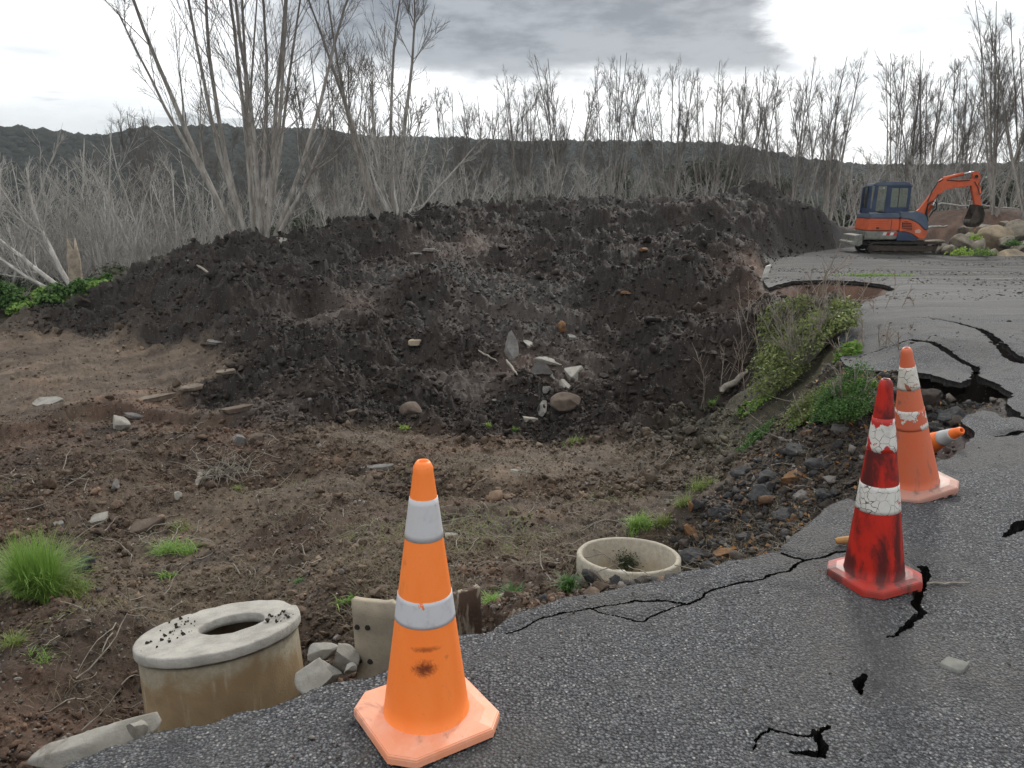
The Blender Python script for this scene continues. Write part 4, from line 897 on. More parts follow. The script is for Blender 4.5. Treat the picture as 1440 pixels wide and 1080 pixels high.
# ================================================================== traffic cones
def conemat(name, base, dirty, amt, pale=None, smear=None):
    m, t, b = newmat(name); co = objco(t)
    mp = t.nodes.new('ShaderNodeMapping'); mp.inputs['Scale'].default_value = (1, 1, .45); t.links.new(co, mp.inputs[0])
    n = noise(mp.outputs[0], 7, 8, .65, t, .6); nf = noise(co, 55, 5, .7, t)
    c = mixc(smooth(n, .3, .7, t), base, pale or tuple(x * .86 for x in base), t)
    c = mixc(mth('MULTIPLY', smooth(n, amt, amt + .14, t), .85, tree=t), c, dirty, t)
    c = mixc(mth('MULTIPLY', smooth(nf, .60, .75, t), .35, tree=t), c, dirty, t)
    if smear:   # a dark rubbed burn mark at one spot
        for (px, py, pz, rx, rz_, k) in smear:
            vm = t.nodes.new('ShaderNodeVectorMath'); vm.operation = 'SUBTRACT'; t.links.new(co, vm.inputs[0]); vm.inputs[1].default_value = (px, py, pz)
            v2 = t.nodes.new('ShaderNodeVectorMath'); v2.operation = 'MULTIPLY'; t.links.new(vm.outputs[0], v2.inputs[0]); v2.inputs[1].default_value = (1 / rx, 1 / rx, 1 / rz_)
            ln = t.nodes.new('ShaderNodeVectorMath'); ln.operation = 'LENGTH'; t.links.new(v2.outputs[0], ln.inputs[0])
            d = mth('ADD', ln.outputs['Value'], mth('MULTIPLY', mth('SUBTRACT', noise(co, 40, 6, .75, t, 1.5), .5, tree=t), 2.2, tree=t), tree=t)
            f = mth('SUBTRACT', 1.0, smooth(d, .25, 1.25, t), tree=t)
            c = mixc(mth('MULTIPLY', f, k, tree=t), c, (.10, .016, .006), t)
    t.links.new(c, b.inputs['Base Color']); b.inputs['Roughness'].default_value = .48; b.inputs['Specular IOR Level'].default_value = .35
    bump(t, b, mth('ADD', n, mth('MULTIPLY', nf, .3, tree=t), tree=t), .25, .004); return m
def bandmat(name, white, under, crackw, peel, peel_sc=9, scuff=.3, off=0):
    m, t, b = newmat(name); co = objco(t)
    mp = t.nodes.new('ShaderNodeMapping'); mp.inputs['Location'].default_value = (off, off, off); t.links.new(co, mp.inputs[0]); co = mp.outputs[0]
    n = noise(co, 30, 6, .7, t); c = mixc(mth('MULTIPLY', smooth(n, .5, .75, t), scuff, tree=t), white, tuple(x * .45 for x in white), t)
    if crackw:
        wv = t.nodes.new('ShaderNodeVectorMath'); wv.operation = 'ADD'; t.links.new(co, wv.inputs[0])
        nn = t.nodes.new('ShaderNodeTexNoise'); nn.inputs['Scale'].default_value = 14; t.links.new(co, nn.inputs['Vector']); sc2 = t.nodes.new('ShaderNodeVectorMath'); sc2.operation = 'SCALE'; sc2.inputs['Scale'].default_value = .05; t.links.new(nn.outputs['Color'], sc2.inputs[0]); t.links.new(sc2.outputs[0], wv.inputs[1])
        vo = t.nodes.new('ShaderNodeTexVoronoi'); vo.feature = 'DISTANCE_TO_EDGE'; vo.inputs['Scale'].default_value = 26; t.links.new(wv.outputs[0], vo.inputs['Vector'])
        c = mixc(mth('MULTIPLY', mth('SUBTRACT', 1.0, smooth(vo.outputs['Distance'], crackw * .4, crackw, t), tree=t), smooth(noise(co, 17, 3, .6, t), .40, .56, t), tree=t), c, (.05, .04, .035), t)
        c = mixc(mth('MULTIPLY', smooth(noise(co, 12, 7, .7, t), .5, .7, t), .4, tree=t), c, tuple(x * .5 for x in white), t)
    pn = noise(co, peel_sc, 6, .62, t, .4); f = smooth(pn, peel, peel + .012, t); c = mixc(f, c, under, t)
    t.links.new(c, b.inputs['Base Color']); b.inputs['Roughness'].default_value = .55
    bump(t, b, mth('MULTIPLY', f, -1.0, tree=t), .4, .002); return m
def lathe(prof, k=64, close=False):
    a = np.arange(k) * 2 * np.pi / k; V = [(r * math.cos(t_), r * math.sin(t_), z) for r, z in prof for t_ in a]; n = len(prof)
    F = [(i * k + j, i * k + (j + 1) % k, (i + 1) * k + (j + 1) % k, (i + 1) * k + j) for i in range(n - 1) for j in range(k)]; return V, F
def cone_r(z): return .140 - (z - .05) * .1333
def make_cone(label, loc, rot, mats, bands, H=.9, lugs=True, side=.40, scale=1.0):
    root = empty('traffic_cone', loc, rot); root.scale = (scale,) * 3 if np.isscalar(scale) else scale
    pr = [(cone_r(z), z) for z in (.052, .10, .2, .3, .4, .5, .6, .7, .8, H - .035)]
    pr = [(cone_r(.05) + .010, .046)] + pr + [(cone_r(H - .03), H - .02), (cone_r(H) - .002, H - .008), (cone_r(H) - .008, H), (cone_r(H) - .013, H - .003), (cone_r(H) - .015, H - .06), (cone_r(.1) - .01, .06)]
    V, F = lathe(pr); mesh_obj('cone_body', V, F, mats[0], root)
    bm = bmesh.new(); h = side / 2; c = .065
    pts = [(-h + c, -h), (h - c, -h), (h, -h + c), (h, h - c), (h - c, h), (-h + c, h), (-h, h - c), (-h, -h + c)]
    rings = [(1.0, .012), (1.0, .034), (.985, .042), (.80, .050), (.70, .051)]
    vs = [[bm.verts.new((x * s, y * s, z)) for x, y in pts] for s, z in rings]
    for i in range(len(rings) - 1):
        for j in range(8): bm.faces.new((vs[i][j], vs[i][(j + 1) % 8], vs[i + 1][(j + 1) % 8], vs[i + 1][j]))
    bm.faces.new(vs[-1]); bm.faces.new(vs[0][::-1])
    bmesh.ops.bevel(bm, geom=[e for e in bm.edges if abs(e.verts[0].co.z - e.verts[1].co.z) < 1e-4 and .03 < e.verts[0].co.z < .045], offset=.003, segments=2, affect='EDGES')
    if lugs:
        for k in range(-2, 3):
            for sx, sy in ((k * .06, -h + .025), (k * .06, h - .025), (-h + .025, k * .06), (h - .025, k * .06)):
                r = bmesh.ops.create_cube(bm, size=1); bmesh.ops.scale(bm, vec=(.024, .024, .022), verts=r['verts']); bmesh.ops.translate(bm, vec=(sx, sy, .0035), verts=r['verts'])
    me = bpy.data.meshes.new('base_plate'); bm.to_mesh(me); bm.free(); o = bpy.data.objects.new('base_plate', me); COL.objects.link(o); o.parent = root; me.materials.append(mats[1])
    for (z0, z1, bm_) in bands:
        zz = np.linspace(z0, z1, 8); V, F = lathe([(cone_r(z0) - .002, z0)] + [(cone_r(z) + .0018, z) for z in zz] + [(cone_r(z1) - .002, z1)]); mesh_obj('reflective_band', V, F, bm_, root)
    return tag(root, label, 'traffic cone', 'traffic cones along the broken road edge')
ORG = (.93, .215, .035)
c1 = conemat('orange_vinyl', ORG, (.42, .11, .035), .58, pale=(.96, .25, .05), smear=[(-.062, -.108, .262, .042, .028, .93), (-.048, -.098, .322, .045, .010, .6), (.02, -.115, .285, .012, .012, .5)])
b1 = conemat('faded_orange_vinyl', (.78, .29, .15), (.40, .19, .12), .54, pale=(.80, .40, .27))
p = rhit(600, 1013)
wb = bandmat('silver_band', (.50, .49, .49), (.33, .30, .28), 0, .655, 16, .25)
wb2 = bandmat('silver_band_torn', (.50, .50, .51), (.75, .16, .03), 0, .66, 11, .35, off=.37)
make_cone('clean bright orange cone in the foreground with two grey-white bands and a dark burn mark', (p[0], p[1], p[2]), (R(0), R(.8), R(33)), (c1, b1), [(.655, .784, wb), (.385, .468, wb2)])
c2 = conemat('dirty_red_vinyl', (.50, .018, .007), (.045, .008, .007), .43, pale=(.22, .010, .007))
b2 = conemat('scuffed_red_vinyl', (.42, .03, .02), (.11, .035, .03), .46, pale=(.26, .07, .055))
p = rhit(1228, 815)
w2 = bandmat('cracked_white_band', (.60, .58, .53), (.35, .02, .01), .035, .62, 9, .3)
w3 = bandmat('peeled_white_band', (.60, .58, .53), (.42, .016, .008), .03, .50, 9, .3, off=.9)
make_cone('dark red grimy cone with cracked white bands, nearest of the right hand cones', (p[0], p[1], p[2]), (R(0), R(-3.5), R(20)), (c2, b2), [(.34, .455, w2), (.60, .74, w3)], side=.37, scale=(.91, .91, 1.05))
c3 = conemat('faded_red_orange_vinyl', (.60, .125, .05), (.16, .07, .05), .54, pale=(.52, .15, .08))
b3 = conemat('pale_pink_vinyl', (.42, .20, .15), (.18, .11, .09), .5, pale=(.38, .24, .19))
p = rhit(1278, 690)
w4 = bandmat('cracked_top_band', (.58, .55, .48), (.30, .09, .04), .05, .64, 12, .3, off=.2)
w5 = bandmat('patchy_band', (.58, .55, .50), (.50, .11, .05), .03, .47, 10, .3, off=1.4)
make_cone('faded red-orange cone leaning left behind the grimy red one', (p[0] + .03, p[1], p[2] + .02), (R(2), R(-12.5), R(12)), (c3, b3), [(.655, .79, w4), (.41, .53, w5)])
# the fourth one lies in the hole with its tip over the road edge
tip = atz(1353, 605, .10); tail = aty(1268, 640, tip[1] + .66); ax = Vector(tip - tail).normalized(); q4 = ax.to_track_quat('Z', 'Y'); org = Vector(tip) - ax * .9
wb4 = bandmat('grey_band', (.42, .42, .41), (.6, .15, .04), 0, .68, 14, .5, off=.5)
c4 = conemat('orange_vinyl_lying', (.90, .19, .035), (.30, .08, .03), .64)
make_cone('orange cone lying on its side in the hole, only its grey-banded tip showing', org, q4.to_euler(), (c4, c4), [(.67, .80, wb4)], lugs=False)
# ================================================================== concrete manhole pieces
def stained(name, low, mid, top, z0, z1):
    """precast concrete, ochre clay stain on the lower part with an uneven tide line"""
    m, t, b = newmat(name); co = objco(t); sx = t.nodes.new('ShaderNodeSeparateXYZ'); t.links.new(co, sx.inputs[0])
    n = noise(co, 2.2, 7, .62, t, .4); nf = noise(co, 26, 6, .7, t)
    c = mixc(smooth(nf, .3, .7, t), top, tuple(x * .72 for x in top), t)
    h = mth('ADD', sx.outputs[2], mth('MULTIPLY', mth('SUBTRACT', n, .5, tree=t), .75, tree=t), tree=t)
    c = mixc(mth('SUBTRACT', 1.0, smooth(h, z0, z1, t), tree=t), c, mixc(smooth(n, .35, .65, t), low, mid, t), t)
    mp = t.nodes.new('ShaderNodeMapping'); mp.inputs['Scale'].default_value = (7, 7, .7); t.links.new(co, mp.inputs[0])
    c = mixc(mth('MULTIPLY', smooth(noise(mp.outputs[0], 2, 6, .7, t), .55, .75, t), .45, tree=t), c, (.46, .42, .34), t)
    c = mixc(mth('MULTIPLY', smooth(noise(co, 9, 6, .8, t), .62, .72, t), .5, tree=t), c, (.07, .055, .04), t)
    t.links.new(c, b.inputs['Base Color']); b.inputs['Roughness'].default_value = .85; bump(t, b, mth('ADD', nf, noise(co, 90, 3, .6, t), tree=t), .5, .006); return m
M['riser'] = stained('clay_stained_concrete', (.16, .105, .05), (.23, .165, .085), (.27, .235, .165), -.28, -.10)
M['riser2'] = stained('clay_stained_ring', (.33, .24, .14), (.38, .30, .19), (.40, .36, .28), -.5, -.1)
def lid_mat():
    m, t, b = newmat('lid_concrete'); co = objco(t); n = noise(co, 4, 7, .65, t); nf = noise(co, 40, 6, .75, t)
    c = mixc(smooth(n, .35, .65, t), (.40, .38, .335), (.27, .255, .225), t); c = mixc(mth('MULTIPLY', smooth(nf, .56, .72, t), .6, tree=t), c, (.15, .135, .11), t)
    pm = smooth(noise(co, 2.6, 6, .7, t, .5), .56, .66, t); c = mixc(mth('MULTIPLY', pm, .45, tree=t), c, (.20, .19, .155), t)
    t.links.new(c, b.inputs['Base Color']); b.inputs['Roughness'].default_value = .9; bump(t, b, nf, .8, .012); return m
M['lid'] = lid_mat()
LC = atz(308, 881, -1.1); LROT = (R(-10.5), R(-6.5), 0)
def ringmesh(ro, ri, z0, z1, k=96, holes=(), rough=.0, seed=0):
    pr = [(ri, z0), (ri, z1 - .012), (ri + .012, z1), (ro - .014, z1), (ro, z1 - .014), (ro, (z0 + z1) / 2), (ro, z0), (ri, z0)]
    V, F = lathe(pr, k); V = np.array(V)
    if rough: V = V + (vn(V[:, 0] * 9 + V[:, 2] * 5, V[:, 1] * 9 - V[:, 2] * 4, seed) * rough)[:, None] * np.array([V[:, 0] / ro, V[:, 1] / ro, np.ones(len(V)) * .5]).T
    return V, F
o_r = empty('manhole_ring', LC, LROT)
V, F = ringmesh(.507, .43, -1.15, -.082, rough=.006, seed=3); mesh_obj('ring_wall', V, F, M['riser'], o_r)
for aa, zz in ((-158, -.30), (-150, -.62), (-150, -.80)):
    bm = bmesh.new(); bmesh.ops.create_uvsphere(bm, u_segments=12, v_segments=8, radius=.026); me = bpy.data.meshes.new('lifting_hole'); bm.to_mesh(me); bm.free(); oo = bpy.data.objects.new('lifting_hole', me); COL.objects.link(oo); oo.parent = o_r; oo.location = (.507 * math.cos(R(aa)), .507 * math.sin(R(aa)), zz); me.materials.append(simple('painted_hole_shadow', (.03, .025, .02), 1, scale=30))  # near-black balls stand for the holes, their inner shade put into the colour
tag(o_r, 'tall clay-stained concrete manhole ring at the lower left carrying a thick lid', 'manhole ring')
def lid():
    """round slab with an off-centre manway, chipped rim and a crumbled patch beside the opening"""
    k, rings = 128, 26; ox, oy, ri, ro = .07, .04, .215, .53; V = []; F = []
    a = np.arange(k) * 2 * np.pi / k; rg = np.random.default_rng(4)
    # ring coordinate s 0..1 from opening to outer rim
    def pt(s, t_):
        hx, hy = ox + ri * math.cos(t_), oy + ri * .92 * math.sin(t_); ex, ey = ro * math.cos(t_ ), ro * math.sin(t_)
        return hx * (1 - s) + ex * s, hy * (1 - s) + ey * s
    prof = [(0, -.065), (0, -.04), (0.0, -.006), (.015, 0)] + [(x, 0) for x in np.linspace(.08, .94, 16)] + [(.985, -.002), (.998, -.010), (1.0, -.035), (.998, -.058), (.99, -.065)]
    for s, z in prof:
        for t_ in a:
            x, y = pt(s, t_); nz = .007 * fbm(np.array([x * 9]), np.array([y * 9]), 5, 4)[0]; 
            ch = max(0, fbm(np.array([x * 5 + 3]), np.array([y * 5]), 15, 3)[0] - .22) * .22 * (s > .9)
            d = math.hypot(x - .42, y - .10); cr = .045 * math.exp(-(d / .10) ** 2) * (.6 + 2.5 * vn(np.array([x * 30]), np.array([y * 30]), 3)[0]) if z > -.05 else 0
            q = 1 - ch * .8; V.append((x * q, y * q, z + nz - cr - ch * .3))
    n = len(prof); F = [(i * k + j, (i + 1) * k + j, (i + 1) * k + (j + 1) % k, i * k + (j + 1) % k) for i in range(n - 1) for j in range(k)] + [((n - 1) * k + j, j, (j + 1) % k, (n - 1) * k + (j + 1) % k) for j in range(k)]
    o = mesh_obj('concrete_cover', V, F, M['lid']); o.location = LC; o.rotation_euler = LROT
    o.data.polygons.foreach_set('use_smooth', np.ones(len(F), bool)); tag(o, 'thick chipped round concrete lid with an oval opening, on the tall ring', 'concrete lid')
lid()
# crumbs on the lid
def crumbs():
    rg = np.random.default_rng(8); mt = Matrix.Translation(Vector(LC)) @ Euler(LROT).to_matrix().to_4x4(); P = []
    for _ in range(70):
        if rg.uniform() < .6: x, y = -.30 + rg.normal(0, .07), -.02 + rg.normal(0, .13)
        else: x, y = .40 + rg.normal(0, .05), .08 + rg.normal(0, .09)
        if math.hypot(x, y) < .5 and math.hypot(x - .07, y - .04) > .24: P.append(mt @ Vector((x, y, .006)))
    P = np.array([p[:] for p in P]); n = len(P); V0, F0 = ICO[1]; s = np.exp(rg.normal(-5.0, .45, n))
    V = V0[None] * (1 + rg.uniform(-.45, .45, (n, 12, 1))) * s[:, None, None] + P[:, None]; o = mesh_obj('soil_crumbs', V.reshape(-1, 3), (F0[None] + (np.arange(n) * 12)[:, None, None]).reshape(-1, 3), M['earthlump'], smooth_=False); tag(o, kind='stuff')
crumbs()
RC = atz(884, 779, -1.38)
o_r2 = empty('manhole_ring', RC, (R(-5), R(1), 0)); V, F = ringmesh(.465, .415, -1.0, 0, rough=.004, seed=6); mesh_obj('ring_wall', V, F, M['riser2'], o_r2)
bm = bmesh.new(); bmesh.ops.create_uvsphere(bm, u_segments=12, v_segments=8, radius=.022); me = bpy.data.meshes.new('lifting_hole'); bm.to_mesh(me); bm.free(); oo = bpy.data.objects.new('lifting_hole', me); COL.objects.link(oo); oo.parent = o_r2; oo.location = (.46 * math.cos(R(-138)), .46 * math.sin(R(-138)), -.13); me.materials.append(bpy.data.materials['painted_hole_shadow'])  # another dark ball, the hole's shade given by its colour
tag(o_r2, 'open concrete ring without a lid sunk behind the road edge in the middle', 'manhole ring')
# soil fill, a step iron and dark weed inside the open ring
V, F = rock_v((.80, .80, .30), 61, 4, 0, .25); o = mesh_obj('earth_fill', V, F, M['earthlump']); o.location = (RC[0], RC[1], RC[2] - .62); tag(o, 'brown earth filling the bottom of the open concrete ring', 'earth')
P = np.array([[(-.10,0,-.02),(-.10,0,.05),(-.085,0,.06),(.085,0,.06),(.10,0,.05),(.10,0,-.02)]]); V, F = tubes(P, np.full((1, 6), .011), 8)
o = mesh_obj('step_iron', V, F, simple('galvanised_iron', (.45, .45, .43), .5, metal=.2, scale=30)); o.location = (RC[0] - .17, RC[1] - .30, RC[2] - .07); o.rotation_euler = (R(-25), 0, R(-18)); tag(o, 'bent grey step iron inside the open concrete ring', 'step iron')
# curved drainage panel standing behind the orange cone
def panel():
    p0 = aty(592, 875, 4.25); root = empty('curved_panel', p0, (R(2), R(-1), R(4)))
    n, k = 26, 10; rad = .78; V = []; th = .045
    for side in (0, 1):
        r = rad - side * th
        for j in range(k):
            z = -.46 + .78 * j / (k - 1)
            for i in range(n):
                t_ = R(-28 + 56 * i / (n - 1)); zz = z
                if j == k - 1: zz += .045 * (i / n) + .018 * vn(np.array([i * .6]), np.array([0.]), 3)[0] - (.02 if 8 < i < 14 else 0)
                V.append((r * math.sin(t_), -r * math.cos(t_) + rad - .35, zz))
    F = []
    for j in range(k - 1):
        for i in range(n - 1):
            a = j * n + i; F.append((a, a + 1, a + n + 1, a + n)); b = n * k + a; F.append((b, b + n, b + n + 1, b + 1))
    for i in range(n - 1):
        a = (k - 1) * n + i; F.append((a, a + 1, a + 1 + n * k, a + n * k)); F.append((i, i + n * k, i + 1 + n * k, i + 1))
    for j in range(k - 1):
        for a, fl in ((j * n, 0), (j * n + n - 1, 1)):
            f = (a, a + n, a + n + n * k, a + n * k); F.append(f if not fl else f[::-1])
    m, t, b = newmat('rusty_stained_concrete'); co = objco(t); nn = noise(co, 4, 6, .6, t); mp = t.nodes.new('ShaderNodeMapping'); mp.inputs['Scale'].default_value = (9, 9, 1.6); t.links.new(co, mp.inputs[0])
    c = mixc(smooth(nn, .35, .65, t), (.34, .29, .21), (.24, .21, .16), t); sx = t.nodes.new('ShaderNodeSeparateXYZ'); t.links.new(co, sx.inputs[0])
    st_ = noise(mp.outputs[0], 1.6, 7, .7, t, .5); c = mixc(mth('MULTIPLY', smooth(st_, .38, .50, t), smooth(sx.outputs[0], .0, .10, t), tree=t), c, (.055, .030, .018), t)
    c = mixc(mth('MULTIPLY', smooth(noise(co, 60, 4, .7, t), .55, .7, t), .4, tree=t), c, (.12, .10, .07), t)
    t.links.new(c, b.inputs['Base Color']); b.inputs['Roughness'].default_value = .9; bump(t, b, noise(co, 50, 5, .7, t), .6, .006)
    mesh_obj('panel', V, F, m, root)
    for (dx, dz) in ((-26, .16), (-26, -.06), (-21, .17), (-21, -.05)):
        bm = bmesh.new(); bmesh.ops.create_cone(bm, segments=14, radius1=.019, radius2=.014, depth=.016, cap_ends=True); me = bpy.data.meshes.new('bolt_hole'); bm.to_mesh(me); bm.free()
        h = bpy.data.objects.new('bolt_hole', me); COL.objects.link(h); h.parent = root; h.location = ((rad + .001) * math.sin(R(dx)), -(rad + .001) * math.cos(R(dx)) + rad - .35, dz); h.rotation_euler = (R(90), 0, R(dx)); me.materials.append(bpy.data.materials['painted_hole_shadow'])  # dark plugs on the surface, painted with the shade of bolt holes
    tag(root, 'curved concrete panel with bolt holes and rust stains standing behind the orange cone', 'concrete panel')
panel()
# broken concrete beside the road edge
CH = [(132,1048,-.35,2.9+.35,(.62,.26,.22),28,'long pale jagged concrete chunk in the bottom left corner'),(193,1024,-.42,3.25,(.10,.10,.12),10,'small pale chunk between long jagged one and the tall ring'),
 (455,915,-.85,4.3,(.26,.16,.14),5,'pale concrete lump with hollow side right of the tall ring'),(452,950,-.75,3.85,(.30,.28,.22),-10,'rough grey concrete face touching the foot of the tall ring'),
 (484,925,-.7,3.95,(.17,.22,.28),35,'steep rough concrete wedge against the curved panel'),(492,941,-.6,3.7,(.085,.07,.08),-25,'small square-cut block leaning on the curved panel')]
for i, (u, v, z, y, sz, yw, lab) in enumerate(CH):
    p = aty(u, v, y); V, F = rock_v(sz, 820 + i, 4, 14, .035, ncl=.38); o = mesh_obj('concrete_chunk', V, F, M['conc'], smooth_=False); o.location = (p[0], p[1], p[2]); o.rotation_euler = (R(8), R(-10), R(yw)); tag(o, lab, 'concrete chunk', 'broken concrete along the near road edge')
# dirt dropped on the far part of the road
def road_dirt():
    rg = np.random.default_rng(77); n = 26000; a = np.radians(rg.uniform(8, 40, n)); r = np.exp(rg.uniform(math.log(11), math.log(36), n)); x = r * np.sin(a); y = r * np.cos(a)
    sdv = road_sd(x, y); k = (sdv < 0) & (rg.uniform(0, 1, n) < np.clip((y - 12) / 10, .06, 1) * (fbm(x * .35, y * 1.1, 55, 4) > .0)); x, y, sdv = x[k], y[k], sdv[k]; n = len(x); z = road_z(x, y, sdv)
    V0, F0 = ICO[1]; s = np.clip(np.exp(rg.normal(-3.9, .5, n)), .012, .11); V = V0[None] * (1 + rg.uniform(-.3, .3, (n, 12, 1))) * np.stack([s * 1.3, s, s * .5], 1)[:, None] * .5 + np.stack([x, y, z + s * .1], 1)[:, None]
    o = mesh_obj('road_dirt', V.reshape(-1, 3), (F0[None] + (np.arange(n) * 12)[:, None, None]).reshape(-1, 3), M['clod'], smooth_=False); setcol(o, np.repeat(np.array((.035, .030, .026)) * rg.uniform(.6, 1.6, (n, 1)), 12, 0)); tag(o, kind='stuff')
road_dirt()
# ================================================================== green and dry plants
def bladeset(C, h, w, lean, rg, droop=.6, seg=4):
    n = len(C); a = rg.uniform(0, 2 * np.pi, n); d = np.stack([np.cos(a), np.sin(a), 0 * a], 1); side = np.stack([-np.sin(a), np.cos(a), 0 * a], 1); P = []
    for i in range(seg):
        t = i / (seg - 1); c = C + d * (h * lean * (t ** 1.6))[:, None] + np.array([0, 0, 1.]) * (h * (t - droop * lean * t ** 2.4))[:, None]; ww = (w * (1 - t ** 1.5) * .5 + .0004)[:, None]
        P += [c - side * ww, c + side * ww]
    V = np.stack(P, 1).reshape(-1, 3); b = np.arange(n)[:, None] * 2 * seg; F = np.concatenate([b + np.array([2 * i, 2 * i + 1, 2 * i + 3, 2 * i + 2]) for i in range(seg - 1)]); return V, F
def grassmat(name, c1, c2, tipc=None):
    m, t, b = newmat(name); g_ = t.nodes.new('ShaderNodeNewGeometry'); c = mixc(g_.outputs['Random Per Island'], c1, c2, t)
    t.links.new(c, b.inputs['Base Color']); b.inputs['Roughness'].default_value = .55; b.inputs['Specular IOR Level'].default_value = .3
    tr_ = t.nodes.new('ShaderNodeBsdfTranslucent'); t.links.new(c, tr_.inputs[0]); mx = t.nodes.new('ShaderNodeMixShader'); mx.inputs[0].default_value = .3
    out = t.nodes['Material Output']; t.links.new(b.outputs[0], mx.inputs[1]); t.links.new(tr_.outputs[0], mx.inputs[2]); t.links.new(mx.outputs[0], out.inputs[0]); return m
M['grass'] = grassmat('fresh_grass', (.15, .27, .045), (.27, .42, .10)); M['grassY'] = grassmat('yellowish_grass', (.13, .20, .04), (.24, .27, .08)); M['grassD'] = grassmat('dry_grass', (.21, .17, .10), (.12, .095, .06))
M['leafB'] = grassmat('bright_leaves', (.11, .22, .035), (.24, .36, .08)); M['leafD'] = grassmat('deep_green_leaves', (.035, .09, .02), (.10, .20, .045)); M['leafO'] = grassmat('olive_leaves', (.07, .10, .03), (.26, .30, .10)); M['leafY'] = grassmat('lime_weeds', (.22, .36, .05), (.30, .42, .08))
def tuft(u, v, wpx, hpx, n, mat, label, seed, name='grass_tuft', lean=(.2, 1.1), wd=.005):
    p = hit(u, v) if True else None; dist = np.linalg.norm(p - np.array([0, 0, CAMH])); s = dist / FPX; rg = np.random.default_rng(seed); rx = wpx * s * .30
    sub_ = rg.normal(size=(11, 2)) * .48; si_ = rg.integers(0, 11, n); sh_ = rg.uniform(.5, 1.15, 11)[si_]; q = sub_[si_] + rg.normal(size=(n, 2)) * .20; C2 = q * np.array([rx, rx * .6]); z = lookup(p[0] + C2[:, 0], p[1] + C2[:, 1], Zg); C = np.stack([C2[:, 0], C2[:, 1], z - p[2] - .01], 1)
    V, F = bladeset(C, hpx * s * sh_ * rg.uniform(.4, 1.25, n), wd * rg.uniform(.6, 1.3, n), rg.uniform(*lean, n), rg); o = mesh_obj(name, V, F, M[mat], smooth_=False); o.location = p; return tag(o, label, name.replace('_', ' '))
TF = [(50,842,85,82,4200,'grass','big dense bright green grass tuft at the left edge',(.05,.85),.0052),(90,835,60,46,700,'grassY','thin yellowish grass fringe on the right of the big bright tuft',(.3,1.2),.004),(20,905,50,26,260,'grassY','sparse pale grass below the big bright tuft at the left edge',(.3,1.2),.004),
 (243,778,66,30,520,'grass','loose light green grass patch above the concrete lid',(.3,1.3),.005),(255,745,40,14,160,'grassY','thin pale grass behind the loose patch above the lid',(.3,1.3),.005),(337,690,26,14,150,'grassY','small green tuft beneath the dry roots',(.3,1.2),.006),
 (898,742,66,26,420,'grass','green grass growing behind the open concrete ring',(.2,1.0),.006),(935,738,36,22,200,'grassY','yellowish grass right of the green grass behind the open ring',(.2,1.0),.006),(985,690,50,24,260,'grassY','pale grass line between the wheel tracks and the rubble',(.3,1.1),.006),(960,712,36,22,180,'grassY','short grass beside the upright orange rock',(.3,1.1),.006),
 (795,830,36,30,300,'leafD','dark green grass clump left of the open ring',(.2,1.0),.007),(720,838,46,26,380,'leafD','low dark green grass between curved panel and open ring',(.3,1.2),.007),(690,850,30,24,200,'grass','green grass beside the right end of the curved panel',(.3,1.1),.006),
 (808,622,30,14,180,'grassY','yellow green tuft on the pit floor, right one of two',(.3,1.2),.012),(800,627,22,10,110,'leafY','lime tuft on the pit floor touching the yellow green one',(.3,1.2),.012),(724,606,16,9,80,'leafB','small green tuft at the foot of the pit heap',(.3,1.2),.012),(687,600,12,8,60,'leafY','tiny lime tuft at the base of the dark mound',(.3,1.2),.012),
 (570,604,16,12,60,'leafY','tiny tuft below the rounded brown rock',(.3,1.2),.012),(485,850,30,20,60,'leafB','broad leaved green weed left of the curved panel',(.4,1.2),.016),(235,812,26,16,50,'leafB','pale leafy weed above the back of the lid',(.4,1.2),.018),(115,828,36,12,120,'leafB','low leafy weed at the foot of the bright tuft',(.5,1.3),.012),(420,820,24,12,40,'leafD','small dark weed behind the right side of the lid',(.5,1.3),.012),
 (1002,572,26,10,120,'leafB','bright weed at the pit rim left of the bushes',(.5,1.3),.02),(275,748,30,14,80,'grassD','dry stalks beside the loose patch above the lid',(.4,1.4),.004),(60,930,40,16,90,'grass','short grass low at the left edge',(.4,1.3),.004)]
for i, (u, v, w_, h_, n, mt, lab, ln, wd) in enumerate(TF): tuft(u, v, w_, h_, n, mt, lab, 900 + i, 'weed' if 'weed' in lab else 'grass_tuft', ln, wd)
# dry grass and fine stalks: uncountable
def litter(name, n, mat, seed, rr_, accept, hh, wd, lean=(.6, 2.2), az_=(-38, 38)):
    rg = np.random.default_rng(seed); a = np.radians(rg.uniform(az_[0], az_[1], n)); r = np.exp(rg.uniform(math.log(rr_[0]), math.log(rr_[1]), n)); x = r * np.sin(a); y = r * np.cos(a); c, am, s_ = gcol(x, y); k = accept(x, y, c, am, s_, rg); x, y = x[k], y[k]
    C = np.stack([x, y, lookup(x, y, Zg)], 1); n = len(C); V, F = bladeset(C, rg.uniform(*hh, n), np.full(n, wd) * rg.uniform(.6, 1.4, n), rg.uniform(*lean, n), rg, droop=.35); o = mesh_obj(name, V, F, M[mat], smooth_=False); tag(o, kind='stuff')
litter('dry_grass', 70000, 'grassD', 201, (4.5, 15), lambda x, y, c, am, s, rg: (am > .2) & (am < .5) & (s > .15) & (fbm(x * 1.1 + 5, y * 1.1, 211, 4) > .10 + .2 * rg.uniform(-1, 1, len(x))), (.03, .13), .004)
litter('sparse_grass', 30000, 'grassY', 202, (4.5, 14), lambda x, y, c, am, s, rg: (am > .2) & (am < .5) & (s > .15) & (fbm(x * .9 - 5, y * .9, 221, 4) > .30 + .1 * rg.uniform(-1, 1, len(x))), (.02, .08), .005)
